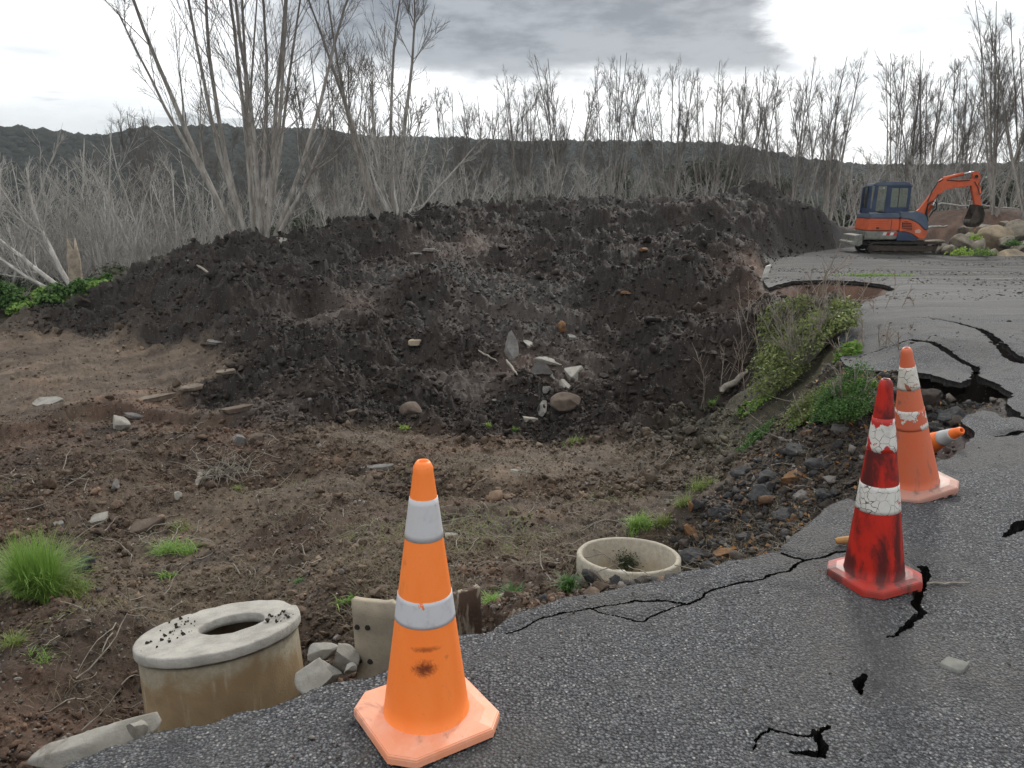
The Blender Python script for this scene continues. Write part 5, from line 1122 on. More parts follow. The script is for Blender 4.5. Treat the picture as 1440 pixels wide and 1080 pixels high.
# dry twigs and roots lying on the ground
def twigs():
    rg = np.random.default_rng(12); n = 520; a = np.radians(rg.uniform(-36, 25, n)); r = np.exp(rg.uniform(math.log(5), math.log(15), n)); x = r * np.sin(a); y = r * np.cos(a); c, am, s_ = gcol(x, y); k = (s_ > .2) & (am < .5) & (fbm(x, y, 31, 3) > -.05); x, y = x[k], y[k]; n = len(x)
    O = np.stack([x, y, lookup(x, y, Zg) + .02], 1); an = rg.uniform(0, 6.28, n); D = np.stack([np.cos(an), np.sin(an), rg.uniform(-.1, .4, n)], 1); P = grow(O, D, rg.uniform(.12, .6, n), 7, -.05, .22, rg)
    P[:, :, 2] = np.maximum(P[:, :, 2], lookup(P[:, :, 0].ravel(), P[:, :, 1].ravel(), Zg).reshape(P.shape[:2]) + .006); V, F = tubes(P, np.linspace(1, .5, 7) * rg.uniform(.003, .008, n)[:, None], 4); o = mesh_obj('dry_twigs', V, F, M['wood']); tag(o, kind='stuff')
twigs()
def rootball(u, v, wpx, n, label, seed, name='dry_roots', ln=(.25, .7), hh=.12):
    p = hit(u, v); s = np.linalg.norm(p - np.array([0, 0, CAMH])) / FPX * wpx * .5; rg = np.random.default_rng(seed); an = rg.uniform(0, 6.28, n); q = rg.normal(size=(n, 2)) * s * .4
    O = np.stack([q[:, 0], q[:, 1] * .7, rg.uniform(0, .06, n)], 1); D = np.stack([np.cos(an), np.sin(an), rg.uniform(.1, 1.2, n)], 1); D /= np.linalg.norm(D, axis=1, keepdims=True)
    P = grow(O, D, rg.uniform(*ln, n) * s * 1.6, 10, -.13, .22, rg); zz = lookup(p[0] + P[:, :, 0].ravel(), p[1] + P[:, :, 1].ravel(), Zg).reshape(P.shape[:2]) - p[2]; P[:, :, 2] = np.maximum(P[:, :, 2], zz + .006)
    V, F = tubes(P, np.linspace(1, .35, 10) * rg.uniform(.003, .009, n)[:, None], 4); o = mesh_obj(name, V, F, M['wood']); o.location = p; tag(o, label, name.replace('_', ' '))
rootball(318, 668, 95, 150, 'tangle of dry grey roots in a scooped hollow on the left slope', 301)
rootball(742, 668, 40, 22, 'few pale dry stalks on the pit floor beside the bluish white stone', 302, 'dry_stalks')
rootball(640, 800, 30, 14, 'thin dead vine behind the orange cone', 303, 'dead_vine')
rootball(230, 768, 90, 26, 'dead brown vines trailing above the loose green grass patch', 304, 'dead_vine')
for i, (u0, v0, u1, v1, rad, lab) in enumerate([(277,376,303,392,.035,'grey stick lying on the dark mound near its left end'),(712,512,728,530,.03,'pale stick pointing down the mound left of the pit heap'),(285,668,276,688,.04,'pale broken stub of root beside the dry root tangle'),(1010,556,1050,528,.07,'grey log half buried in the pit rim left of the bushes'),(672,494,700,510,.022,'thin dark stick on the mound left of the pit heap'),(1305,640+-30,1285,596,.03,'pale branch in the earth of the hole')]):
    a_ = hit(u0, v0); b_ = hit(u1, v1); a_[2] += rad * .8; b_[2] += rad * 1.0
    if np.linalg.norm(a_ - b_) > 3: b_ = a_ + (b_ - a_) / np.linalg.norm(b_ - a_) * 1.5
    q_ = np.linspace(0, 1, 7)[:, None]; P = (a_ * (1 - q_) + b_ * q_ + np.random.default_rng(i).normal(size=(7, 3)) * rad * .3)[None]; V, F = tubes(P, np.array([[.5, 1, .95, 1, .85, .8, .3]]) * rad, 7); o = mesh_obj('stick' if rad < .05 else 'log', V, F, M['wood']); tag(o, lab, 'stick' if rad < .05 else 'log')
# stick and dead leaf rolls on the road
a_ = rhit(1303, 823); b_ = rhit(1364, 822); q_ = np.linspace(0, 1, 6)[:, None]; P = (a_ * (1 - q_) + b_ * q_ + np.array([0, 0, .008]))[None]; P[0, :, 1] += np.array([0, .008, -.004, .006, 0, .004]); V, F = tubes(P, np.array([[.003, .005, .004, .0045, .004, .002]]), 6); tag(mesh_obj('stick', V, F, M['wood']), 'thin bleached stick lying on the asphalt right of the red cone', 'stick')
p = rhit(1185, 768); V, F = lathe([(.012, 0), (.018, .015), (.021, .07), (.018, .09), (.014, .088), (.016, .06), (.009, .01)], 20); o = mesh_obj('dead_leaf_roll', V, F, simple('tan_leaf', (.42, .22, .08), .7, scale=20)); o.location = (p[0] - .03, p[1] + .02, p[2] + .02); o.rotation_euler = (R(80), 0, R(75)); tag(o, 'small curled orange-tan dead leaf just left of the red cone', 'dead leaf')
p = rhit(1342, 936); V, F = rock_v((.13, .10, .02), 71, 3, 5, .08, .4); o = mesh_obj('worn_patch_stone', V, F, simple('dusty_stone', (.19, .19, .165), .9, scale=12, col2=(.12, .12, .11))); o.location = (p[0], p[1], p[2] + .001); tag(o, 'flat dusty grey stone pressed into the asphalt in front of the red cone', 'stone')
# orange dead leaves on the rubble
def fallen():
    rg = np.random.default_rng(14); n = 420; t_ = rg.uniform(0, 1, n); k = np.minimum((t_ * 5).astype(int), 4); f = (t_ * 5 - k)[:, None]; q = gcen[k] * (1 - f) + gcen[k + 1] * f + rg.normal(size=(n, 2)) * .45; s_ = road_sd(q[:, 0], q[:, 1]); q = q[s_ > -.05]; n = len(q)
    C = np.stack([q[:, 0], q[:, 1], lookup(q[:, 0], q[:, 1], Zg) + .045], 1); Nn = rg.normal(size=(n, 3)) * .5 + np.array([0, 0, 1.]); Nn /= np.linalg.norm(Nn, axis=1, keepdims=True); V, F = leaves(C, Nn, .055, .5, .6, rg); o = mesh_obj('fallen_leaves', V, F, grassmat('dead_leaves', (.42, .20, .06), (.20, .12, .06)), smooth_=False); tag(o, kind='stuff')
fallen()
def leafy(name, p, rad, n, lsize, mat, label, seed, stems=14, lobes=7, up=.4, hfac=1.0, cat=None, shell=.6):
    """a leafy plant: woody stems under leaves spread through uneven lobes"""
    rg = np.random.default_rng(seed); root = empty(name, p); rx, ry, rz_ = rad
    bc = np.stack([rg.uniform(-.7, .7, lobes) * rx, rg.uniform(-.7, .7, lobes) * ry, rg.uniform(.25, .75, lobes) * rz_], 1); br = rg.uniform(.35, .6, lobes)
    i = rg.integers(0, lobes, n); d = rg.normal(size=(n, 3)); d /= np.linalg.norm(d, axis=1, keepdims=True); d[:, 2] = np.abs(d[:, 2]) * .9 - .15
    C = bc[i] + d * (br[i] * rg.uniform(shell, 1.1, n))[:, None] * np.array([rx, ry, rz_ * .8]); C[:, 2] = np.maximum(C[:, 2], .02)
    zz = lookup(p[0] + C[:, 0], p[1] + C[:, 1], Zg) - p[2]; C[:, 2] += np.clip(zz, -1.2, .6) * .9
    Nn = d * .5 + np.array([0, 0, up]) + rg.normal(size=(n, 3)) * .45; Nn /= np.linalg.norm(Nn, axis=1, keepdims=True); V, F = leaves(C, Nn, lsize, .3, .6, rg); mesh_obj('foliage', V, F, M[mat], root, smooth_=False)
    if stems:
        an = rg.uniform(0, 6.28, stems); D = np.stack([np.cos(an) * rx / rz_ * .6, np.sin(an) * ry / rz_ * .6, np.ones(stems)], 1); D /= np.linalg.norm(D, axis=1, keepdims=True); P = grow(np.zeros((stems, 3)) - np.array([0, 0, .1]), D, rz_ * hfac * rg.uniform(.8, 1.3, stems), 7, .04, .1, rg)
        O, D1, L1, r1 = sprout(P, np.full(P.shape[:2], .01), 5, .3, .95, (20, 50), .4, rg, np.full(stems, rz_ * hfac)); P1 = grow(O, D1, L1, 5, .05, .12, rg)
        V, F = cat_([tubes(P, np.linspace(.012, .004, 7) * np.ones((stems, 1)), 4), tubes(P1, np.full(P1.shape[:2], .0035), 3)]); mesh_obj('stems', V, F, M['wood'], root)
    return tag(root, label, cat or name.replace('_', ' '))
def on(u, v): return hit(u, v)
# left plants on the shoulder
for i, (u, v, wp, hp, n, ls, mt, lab, nm) in enumerate([(20,436,54,30,1500,.11,'leafD','dark green dome of leaves at the far left edge','shrub'),(62,438,46,22,800,.14,'leafB','bright broad-leaved plant between the two dark domes on the left','leafy_plant'),
  (88,436,44,27,1300,.11,'leafD','second dark green dome of leaves, below the snapped trunk','shrub'),(130,419,34,22,1000,.11,'leafD','small dark green dome right of the snapped trunk','shrub'),(146,426,36,18,600,.15,'leafB','bright plant against the left end of the dark mound','leafy_plant'),(25,452,50,14,600,.15,'leafB','low bright leaves in front of the leftmost dark dome','leafy_plant'),(-30,440,60,30,1200,.12,'leafD','green dome beyond the left edge','shrub')]):
    y = 21.3 if v > 430 else 22.5; p = aty(u, v, y); g0 = gz(p[0], p[1]); s = y / FPX * 1.15; p[2] = g0; top = aty(u, v - hp, y)[2]; h = max(top - g0, .25) * 1.35
    leafy(nm, p, (wp * s * .62, wp * s * .5, h), int(n * 1.5), ls, mt, lab, 400 + i, 6, 6, .6)
# bushes on the bank between pit and road
for i, (u, v, wp, hp, n, ls, mt, lab, nm, st_) in enumerate([(1125,520,95,80,2600,.075,'leafO','scraggly olive bush below the brown cavity with bare stems poking out','bush',34),(1105,470,60,50,1100,.07,'leafO','upper left olive bush against the dark mound','bush',22),(1170,480,58,52,1300,.085,'leafO','olive and lime bush under the edge of the sunken slab','bush',20),
  (1192,512,30,36,260,.13,'leafB','bright broad-leaved plant at the sunken slab edge','leafy_plant',4),(1192,590,64,72,5200,.045,'leafD','dense small-leaved green bush left of the orange cone tips','bush',10),(1095,552,60,34,800,.06,'leafO','low spreading green bush at the left of the bank','bush',10),(1062,578,34,16,260,.06,'leafB','bright low plant at the pit side of the bank bushes','leafy_plant',4),
  (1140,590,56,40,1100,.055,'leafO','dark thin bush between the dense green one and the wheel tracks','bush',12),(1125,600,34,22,420,.055,'leafB','small lime plant in front of the thin bush','leafy_plant',3),(1060,626,36,22,420,.05,'leafD','small bluish green weed at the top of the wheel tracks','weed',2),(1205,556,30,30,500,.07,'leafB','light green leaves over the top of the dense bush','leafy_plant',3)]):
    p = on(u, v); s = np.linalg.norm(p - np.array([0, 0, CAMH])) / FPX; leafy(nm, p, (wp * s * .66, wp * s * .6, hp * s * .78), int(n * 2.1), ls * .68 * s / .0105, mt, lab, 430 + i, st_, 11, .3, 1.25, shell=.2)
# dead brown stems in front of the cavity
def dead_stems(u, v, n, H, label, seed, sp=.8):
    rg = np.random.default_rng(seed); p = on(u, v); O = np.stack([rg.normal(0, sp, n), rg.normal(0, .4, n), np.zeros(n)], 1); O[:, 2] = lookup(p[0] + O[:, 0], p[1] + O[:, 1], Zg) - p[2]; D = np.stack([rg.normal(0, .35, n), rg.normal(0, .35, n), np.ones(n)], 1); D /= np.linalg.norm(D, axis=1, keepdims=True)
    L0 = H * rg.uniform(.5, 1.2, n); P = grow(O, D, L0, 8, 0, .09, rg); Rd = np.linspace(.009, .004, 8) * np.ones((n, 1)); O1, D1, L1, r1 = sprout(P, Rd, 6, .25, .95, (25, 60), .4, rg, L0); P1 = grow(O1, D1, L1, 5, 0, .12, rg); V, F = cat_([tubes(P, Rd, 4), tubes(P1, np.full(P1.shape[:2], .004), 3)])
    o = mesh_obj('dead_shrub', V, F, bark('dead_stem_bark', (.17, .12, .09), (.30, .26, .21))); o.location = p; tag(o, label, 'dead shrub')
dead_stems(1120, 470, 42, .95, 'dead brown twiggy stems standing in front of the cavity under the road', 451, 1.0); dead_stems(1180, 455, 20, .6, 'paler dead stems right of the brown twiggy ones by the sunken slab', 452, .6); dead_stems(1095, 440, 6, 1.6, 'few tall thin dead stems at the left end of the cavity', 453, .5)
dead_stems(1215, 505, 18, .5, 'dry brown stalks under the front lip of the sunken slab', 454, .3)
# weeds in the boulder heap and on the road
def heap_weed(u, v, y, wp, hp, n, mt, lab, seed):
    p = aty(u, v, y); s = y * 1.15 / FPX; rg = np.random.default_rng(seed); C = rg.normal(size=(n, 3)) * np.array([wp * s * .22, .15, hp * s * .22]); C[:, 2] = np.abs(C[:, 2]); Nn = rg.normal(size=(n, 3)) + np.array([0, -.3, .8]); Nn /= np.linalg.norm(Nn, axis=1, keepdims=True); V, F = leaves(C, Nn, .10, .3, .5, rg); o = mesh_obj('weed', V, F, M[mt], smooth_=False); o.location = p; tag(o, lab, 'weed')
heap_weed(1352, 358, 26.7, 22, 16, 260, 'leafY', 'lime green weed at the left foot of the boulder heap', 461); heap_weed(1380, 358, 26.8, 30, 14, 260, 'leafB', 'green weed at the middle foot of the boulder heap', 462); heap_weed(1426, 345, 26.9, 20, 16, 220, 'leafD', 'dark green weed between boulders above the pale flat one', 463); heap_weed(1372, 337, 27.3, 12, 14, 110, 'leafY', 'small lime weed in the upper part of the boulder heap', 464)
p = rhit(1232, 388); rg = np.random.default_rng(5); n = 420; C = np.stack([rg.normal(0, .45, n), rg.normal(0, .12, n), np.zeros(n)], 1); V, F = bladeset(C, rg.uniform(.04, .12, n), np.full(n, .02), rg.uniform(.2, 1, n), rg); o = mesh_obj('grass_tuft', V, F, M['leafB'], smooth_=False); o.location = p; tag(o, 'flat strip of bright green grass growing on the far road', 'grass tuft')
# white painted marker leaning at the pit edge
p = hit(1075, 396); s = np.linalg.norm(p) / FPX; bm = bmesh.new(); bmesh.ops.create_cube(bm, size=1); bmesh.ops.scale(bm, vec=(.13, .05, 23 * s), verts=bm.verts); bmesh.ops.bevel(bm, geom=bm.edges[:], offset=.008, segments=2, affect='EDGES')
for v_ in bm.verts:
    if v_.co.z > .1: v_.co.x += .04; v_.co.z += (.03 if v_.co.x > 0 else -.02)
me = bpy.data.meshes.new('marker_post'); bm.to_mesh(me); bm.free(); o = bpy.data.objects.new('marker_post', me); COL.objects.link(o); me.materials.append(simple('chipped_white_paint', (.62, .60, .56), .6, scale=14, col2=(.45, .43, .38), dirt=(.10, .09, .08, .7))); o.location = (p[0], p[1], p[2] + 10 * s); o.rotation_euler = (R(4), R(8), R(15)); tag(o, 'short chipped white marker post at the right edge of the dark mound', 'marker post')
# broken asphalt plate in the foreground crack
# ================================================================== the mini excavator
def q2(zx, zy): return ((zx / 7.58 + 1190 - 1258) / 36.6, (353 - (zy / 7.58 + 230)) / 36.6)
def prism(name, pts, y0, y1, mat, parent, bev=.015, px=True, inset=0):
    """outline in the machine's side plane, given thickness from y0 to y1, edges rounded"""
    P = [q2(*a) if px else a for a in pts]
    area = sum(P[i][0] * P[(i + 1) % len(P)][1] - P[(i + 1) % len(P)][0] * P[i][1] for i in range(len(P)))
    if area < 0: P = P[::-1]
    bm = bmesh.new(); a = [bm.verts.new((x, y0, z)) for x, z in P]; b = [bm.verts.new((x, y1, z)) for x, z in P]; bm.faces.new(a); bm.faces.new(b[::-1])
    for i in range(len(P)): j = (i + 1) % len(P); bm.faces.new((a[j], a[i], b[i], b[j]))
    bmesh.ops.recalc_face_normals(bm, faces=bm.faces)
    if bev: bmesh.ops.bevel(bm, geom=bm.edges[:], offset=bev, segments=2, affect='EDGES', clamp_overlap=True)
    me = bpy.data.meshes.new(name); bm.to_mesh(me); bm.free(); me.materials.append(mat); o = bpy.data.objects.new(name, me); COL.objects.link(o); o.parent = parent; return o
def boxm(name, c, s, mat, parent, bev=.01, rot=None):
    bm = bmesh.new(); bmesh.ops.create_cube(bm, size=1); bmesh.ops.scale(bm, vec=s, verts=bm.verts)
    if bev: bmesh.ops.bevel(bm, geom=bm.edges[:], offset=bev, segments=2, affect='EDGES', clamp_overlap=True)
    me = bpy.data.meshes.new(name); bm.to_mesh(me); bm.free(); me.materials.append(mat); o = bpy.data.objects.new(name, me); COL.objects.link(o); o.location = c; o.parent = parent
    if rot: o.rotation_euler = rot
    return o
def rod(name, pts, r, mat, parent, k=12):
    P = np.array([pts], float); V, F = tubes(P, np.full((1, len(pts)), r) if np.isscalar(r) else np.array([r]), k)
    n = len(pts); F = [tuple(f) for f in F] + [tuple(range(k)), tuple(range((n - 1) * k, n * k))[::-1]]; return mesh_obj(name, V, F, mat, parent)
def excavator():
    OR = simple('orange_paint', (.56, .105, .035), .5, scale=3, col2=(.46, .085, .03), bs=.15, bd=.003, dirt=(.17, .07, .04, .55)); NV = simple('navy_paint', (.028, .048, .095), .45, scale=3, col2=(.020, .032, .065), bs=.1, bd=.003, dirt=(.07, .07, .07, .4))
    NG = simple('slate_blue_hood', (.085, .115, .165), .4, scale=2, col2=(.06, .082, .12), bs=.1, bd=.002, dirt=(.12, .12, .11, .4)); CW = simple('grey_counterweight', (.20, .20, .17), .7, scale=5, col2=(.14, .14, .12), dirt=(.05, .045, .04, .6)); RB = simple('muddy_rubber', (.020, .018, .016), .95, scale=14, col2=(.055, .042, .03), bs=1, bd=.02)
    MD = simple('muddy_steel', (.065, .050, .038), .9, scale=8, col2=(.035, .028, .022), bs=.8, bd=.01); CHR = simple('chrome_rod', (.6, .6, .6), .25, scale=5, bs=0, metal=.9); BK = simple('black_plastic', (.012, .012, .013), .6, scale=10); RW = simple('reflector_white', (.62, .60, .56), .5, scale=10); RD = simple('reflector_red', (.45, .03, .03), .5, scale=10)
    y = 29.2; gx = (1258 - 720) / FPX * (y * math.cos(PR) + CAMH * math.sin(PR)); yaw = -10
    root = empty('mini_excavator', (gx, y, rz(gx, y) + .0), (0, 0, R(yaw))); root.scale = (.94, 1.0, .97)
    X0, X1, ZT, ZB = q2(165, 0)[0], q2(905, 0)[0], q2(0, 812)[1], 0.0; hh = (ZT - ZB) / 2
    for sy, nm in ((-.78, 'track'), (.78, 'track')):
        wdt = .38; out = []; n = 20
        for i in range(n): t_ = -math.pi / 2 + math.pi * i / (n - 1); out.append((X1 - hh + hh * math.cos(t_), hh + hh * math.sin(t_)))
        for i in range(n): t_ = math.pi / 2 + math.pi * i / (n - 1); out.append((X0 + hh + hh * math.cos(t_), hh + hh * math.sin(t_)))
        bm = bmesh.new(); ri = hh - .055; inn = [(X1 - hh + ri * math.cos(-math.pi / 2 + math.pi * i / (n - 1)), hh + ri * math.sin(-math.pi / 2 + math.pi * i / (n - 1))) for i in range(n)] + [(X0 + hh + ri * math.cos(math.pi / 2 + math.pi * i / (n - 1)), hh + ri * math.sin(math.pi / 2 + math.pi * i / (n - 1))) for i in range(n)]
        L4 = [[bm.verts.new((x, yy, z)) for x, z in ring] for ring, yy in ((out, sy - wdt / 2), (out, sy + wdt / 2), (inn, sy + wdt / 2), (inn, sy - wdt / 2))]; m = len(out)
        for a in range(4):
            for i in range(m): j = (i + 1) % m; bm.faces.new((L4[a][i], L4[a][j], L4[(a + 1) % 4][j], L4[(a + 1) % 4][i]))
        # lugs
        per = [(out[i], out[(i + 1) % m]) for i in range(m)]; tot = 0; step = .085; acc = 0
        for (a, b) in per:
            d = math.hypot(b[0] - a[0], b[1] - a[1]); tx, tz = ((b[0] - a[0]) / d, (b[1] - a[1]) / d) if d else (1, 0); s_ = acc
            while s_ < d:
                cx, cz = a[0] + tx * s_, a[1] + tz * s_; r = bmesh.ops.create_cube(bm, size=1); bmesh.ops.scale(bm, vec=(.035, wdt * .96, .03), verts=r['verts']); ang = math.atan2(tz, tx); bmesh.ops.rotate(bm, cent=(0, 0, 0), matrix=Matrix.Rotation(-ang, 3, 'Y'), verts=r['verts']); bmesh.ops.translate(bm, vec=(cx + tz * .012, sy, cz - tx * .012), verts=r['verts']); s_ += step
            acc = s_ - d
        bmesh.ops.recalc_face_normals(bm, faces=bm.faces); me = bpy.data.meshes.new('track'); bm.to_mesh(me); bm.free(); me.materials.append(RB); tr_ = bpy.data.objects.new('track', me); COL.objects.link(tr_); tr_.parent = root
        prism('track_frame', [(X0 + .18, .10), (X1 - .2, .10), (X1 - .14, hh), (X1 - .22, ZT - .13), (X0 + .25, ZT - .12), (X0 + .12, hh)], sy - .13, sy + .13, MD, tr_, .02, px=False)
        for cx, rr, nm2 in ((X0 + hh, hh - .08, 'sprocket'), (X1 - hh, hh - .075, 'idler_wheel')):
            V, F = lathe([(.03, -.15), (rr * .5, -.15), (rr * .55, -.11), (rr * .9, -.10), (rr, -.12), (rr, .12), (rr * .9, .1), (.03, .12)], 28); w_ = mesh_obj(nm2, V, F, MD, tr_); w_.location = (cx, sy, hh); w_.rotation_euler = (R(90), 0, 0)
        for k in range(4):
            V, F = lathe([(.02, -.14), (.06, -.14), (.07, -.12), (.07, .12), (.02, .12)], 16); w_ = mesh_obj('roller', V, F, MD, tr_); w_.location = (X0 + .55 + k * .48, sy, .115); w_.rotation_euler = (R(90), 0, 0)
    boxm('undercarriage', ((X0 + X1) / 2, 0, .36), (1.1, 1.25, .22), MD, root, .03)
    V, F = lathe([(.0, 0), (.42, 0), (.42, .12), (.38, .14), (0, .14)], 32); o = mesh_obj('slew_ring', V, F, BK, root); o.location = ((X0 + X1) / 2 - .1, 0, .44)
    # dozer blade behind
    bl = prism('dozer_blade', [(20, 745), (95, 735), (100, 830), (70, 855), (-20, 838), (-18, 815), (15, 800)], -.95, .95, CW, root, .01); 
    for s_ in (-.45, .45): rod('blade_arm', [(-1.55, s_, .36), (-.6, s_, .30)], .055, MD, bl, 8)
    # house
    prism('counterweight', [(108, 700), (440, 700), (438, 775), (425, 783), (112, 780)], -.97, .97, CW, root, .03)
    bpx = [(150, 572), (455, 572), (455, 694), (133, 694)]; pn = prism('engine_panel', bpx, -.94, .94, OR, root, .03)
    x0, z0 = q2(372, 0)[0], q2(0, 692)[1]; boxm('panel_gap', (x0, -.938, (z0 + q2(0, 575)[1]) / 2), (.016, .02, abs(q2(0, 575)[1] - z0) - .03), BK, pn, 0); cx, cz = q2(238, 668); boxm('latch', (cx, -.945, cz), (.10, .02, .06), BK, pn, .004)
    for k in range(3): boxm('panel_groove', (q2(238, 0)[0], -.9405, q2(0, 600 + 22 * k)[1]), (.55, .004, .007), simple('painted_groove_shadow', (.20, .05, .02), .7, scale=20) if k == 0 else bpy.data.materials['painted_groove_shadow'], pn, 0)  # raised strips stand for grooves, groove shade painted as darker orange
    prism('deck_strip', [(152, 522), (448, 515), (452, 570), (148, 571)], -.955, .955, NG, root, .03)
    hd = prism('side_hood', [(442, 505), (620, 503), (672, 514), (706, 545), (728, 590), (742, 640), (742, 692), (700, 676), (650, 628), (600, 597), (540, 577), (457, 567)], -.975, -.25, NG, root, .03)
    og = prism('side_panel', [(457, 570), (540, 580), (600, 600), (648, 631), (698, 680), (738, 694), (730, 758), (700, 775), (660, 772), (610, 738), (560, 712), (500, 702), (457, 700)], -.965, -.3, OR, root, .02)
    gc = [(475, 608), (520, 598), (575, 622), (582, 690), (530, 684), (478, 668)]; prism('grille', gc, -.972, -.9, BK, og, .004)
    for k in range(5): zz = q2(0, 612 + 16 * k)[1]; boxm('grille_bar', (q2(530, 0)[0], -.976, zz), (.34, .012, .022), OR, og, .002)
    prism('decal', [(612, 690), (650, 676), (676, 694), (664, 716), (616, 716)], -.9675, -.95, simple('worn_decal', (.45, .33, .28), .6, scale=30, col2=(.55, .30, .20)), og, 0)
    prism('lower_skirt', [(440, 702), (500, 705), (558, 715), (608, 742), (656, 775), (640, 792), (440, 796)], -.955, .955, NV, root, .02)
    # reflector strip on the counterweight
    for k, mm in enumerate((RW, RD, RW, RD)):
        xx = 290 + k * 36; prism('reflector', [(xx + 12, 712), (xx + 46, 712), (xx + 34, 742), (xx, 742)], -.976, -.96, mm, root, 0)
    # cab (on the far side)
    Y0, Y1 = -.30, .72
    cab = prism('cab_roof', [(205, 225), (225, 205), (400, 198), (545, 203), (580, 220), (592, 238), (200, 240)], Y0 - .03, Y1 + .03, NG, root, .03)
    for yy in (Y0, Y1 - .07):
        for nm, pts in (('pillar', [(168, 245), (196, 238), (190, 500), (158, 515)]), ('pillar', [(222, 236), (258, 236), (248, 515), (205, 515)]), ('pillar', [(345, 236), (396, 236), (394, 515), (338, 515)]), ('pillar', [(562, 238), (592, 238), (585, 515), (560, 515)]), ('cab_rail', [(394, 458), (562, 458), (560, 515), (394, 515)]), ('cab_rail', [(394, 236), (562, 236), (562, 262), (394, 262)]), ('cab_rail', [(190, 470), (207, 470), (207, 515), (188, 515)])): prism(nm, pts, yy, yy + .07, NV, cab, .012)
    gl, t, b = newmat('cab_glass'); b.inputs['Base Color'].default_value = (.55, .75, .68, 1); b.inputs['Roughness'].default_value = .04; b.inputs['Transmission Weight'].default_value = 0
    tb = t.nodes.new('ShaderNodeBsdfTransparent'); tb.inputs[0].default_value = (.88, .95, .91, 1); mx = t.nodes.new('ShaderNodeMixShader'); fr = t.nodes.new('ShaderNodeFresnel'); fr.inputs[0].default_value = 1.5; gb = t.nodes.new('ShaderNodeBsdfGlossy'); gb.inputs[1].default_value = .03
    nz = t.nodes.new('ShaderNodeTexNoise'); nz.inputs['Scale'].default_value = 6; ad = mth('ADD', fr.outputs[0], mth('MULTIPLY', nz.outputs[0], 1.0, tree=t), tree=t); t.links.new(ad, mx.inputs[0]); t.links.new(tb.outputs[0], mx.inputs[1]); t.links.new(gb.outputs[0], mx.inputs[2]); t.links.new(mx.outputs[0], t.nodes['Material Output'].inputs[0])
    for yy in (Y0 + .035, Y1 - .035):
        for pts in ([(394, 262), (562, 262), (562, 458), (394, 458)], [(258, 238), (345, 238), (340, 500), (248, 500)], [(196, 240), (222, 238), (207, 470), (188, 480)]): prism('window', pts, yy - .004, yy + .004, gl, cab, 0)
    for yy in (Y0 + .02,): prism('window_bar', [(468, 262), (476, 262), (476, 458), (468, 458)], yy, yy + .02, BK, cab, 0)
    xr = (q2(160, 0)[0] + q2(190, 0)[0]) / 2; boxm('rear_panel', (xr + .02, (Y0 + Y1) / 2, q2(0, 495)[1]), (.05, Y1 - Y0, .22), NV, cab, .01); xf = q2(578, 0)[0]; boxm('window', (xf, (Y0 + Y1) / 2, q2(0, 350)[1]), (.008, Y1 - Y0 - .1, .8), gl, cab, 0)
    boxm('cab_floor', ((xr + xf) / 2, (Y0 + Y1) / 2, q2(0, 508)[1]), (xf - xr, Y1 - Y0 - .15, .05), BK, cab, 0)
    sx_ = q2(265, 0)[0]; st_ = boxm('seat', (sx_, .2, q2(0, 470)[1]), (.46, .48, .14), BK, cab, .04); boxm('seat_back', (-.24, 0, .30), (.12, .46, .55), BK, st_, .04); boxm('control_lever', (.42, -.18, .18), (.03, .03, .3), BK, st_, .005)
    boxm('work_lamp', (q2(305, 0)[0], Y0 - .05, q2(0, 262)[1]), (.06, .06, .06), RW, cab, .015)
    # boom, arm, bucket
    by = -.12
    boxm('swing_bracket', (q2(728, 0)[0], by, q2(0, 640)[1]), (.18, .34, .5), OR, root, .03)
    bo = prism('boom', [(676, 495), (700, 478), (822, 290), (872, 190), (905, 160), (935, 170), (1050, 180), (1170, 172), (1205, 190), (1205, 238), (1120, 252), (1000, 268), (945, 275), (912, 300), (905, 322), (878, 322), (862, 330), (758, 492), (790, 470), (778, 520), (740, 560), (712, 530)][:17] + [(790, 480), (772, 520), (735, 545), (700, 520)], by - .11, by + .11, OR, root, .012)
    def pt(zx, zy, yy=by): x, z = q2(zx, zy); return (x, yy, z)
    rod('arm_cylinder', [pt(905, 168, by), pt(1105, 122, by)], .062, OR, bo, 16); rod('cylinder_rod', [pt(1105, 122), pt(1205, 100)], .032, CHR, bo, 12)
    rod('boom_cylinder', [pt(735, 620, by - .02), pt(830, 440, by - .02)], .065, OR, bo, 16); rod('cylinder_rod', [pt(830, 440, by - .02), pt(880, 330, by - .02)], .036, CHR, bo, 12)
    for k, (yy, w_) in enumerate(((by - .16, 0), (by - .19, 22), (by - .13, 40))):
        q_ = [pt(795, 600, yy), pt(775 - w_ * .3, 520, yy), pt(775, 440 - w_ * .5, yy), pt(820, 395 - w_ * .2, yy), pt(862, 420, yy), pt(862, 470 + w_ * .4, yy), pt(830, 500, yy), pt(800, 560, yy)]; rod('hose', q_, .018, BK, bo, 8)
    rod('hose', [pt(770, 400, by - .125), pt(800, 300, by - .13), pt(850, 205, by - .125), pt(895, 178, by - .12)], .022, BK, bo, 8); rod('hose', [pt(935, 182, by - .12), pt(1050, 192, by - .125), pt(1160, 186, by - .12)], .016, BK, bo, 8)
    ar = prism('arm', [(1182, 118), (1205, 96), (1240, 100), (1268, 135), (1272, 185), (1252, 222), (1288, 330), (1308, 420), (1335, 500), (1318, 525), (1288, 520), (1262, 470), (1232, 380), (1205, 300), (1180, 215), (1200, 170)], by - .085, by + .085, OR, root, .012)
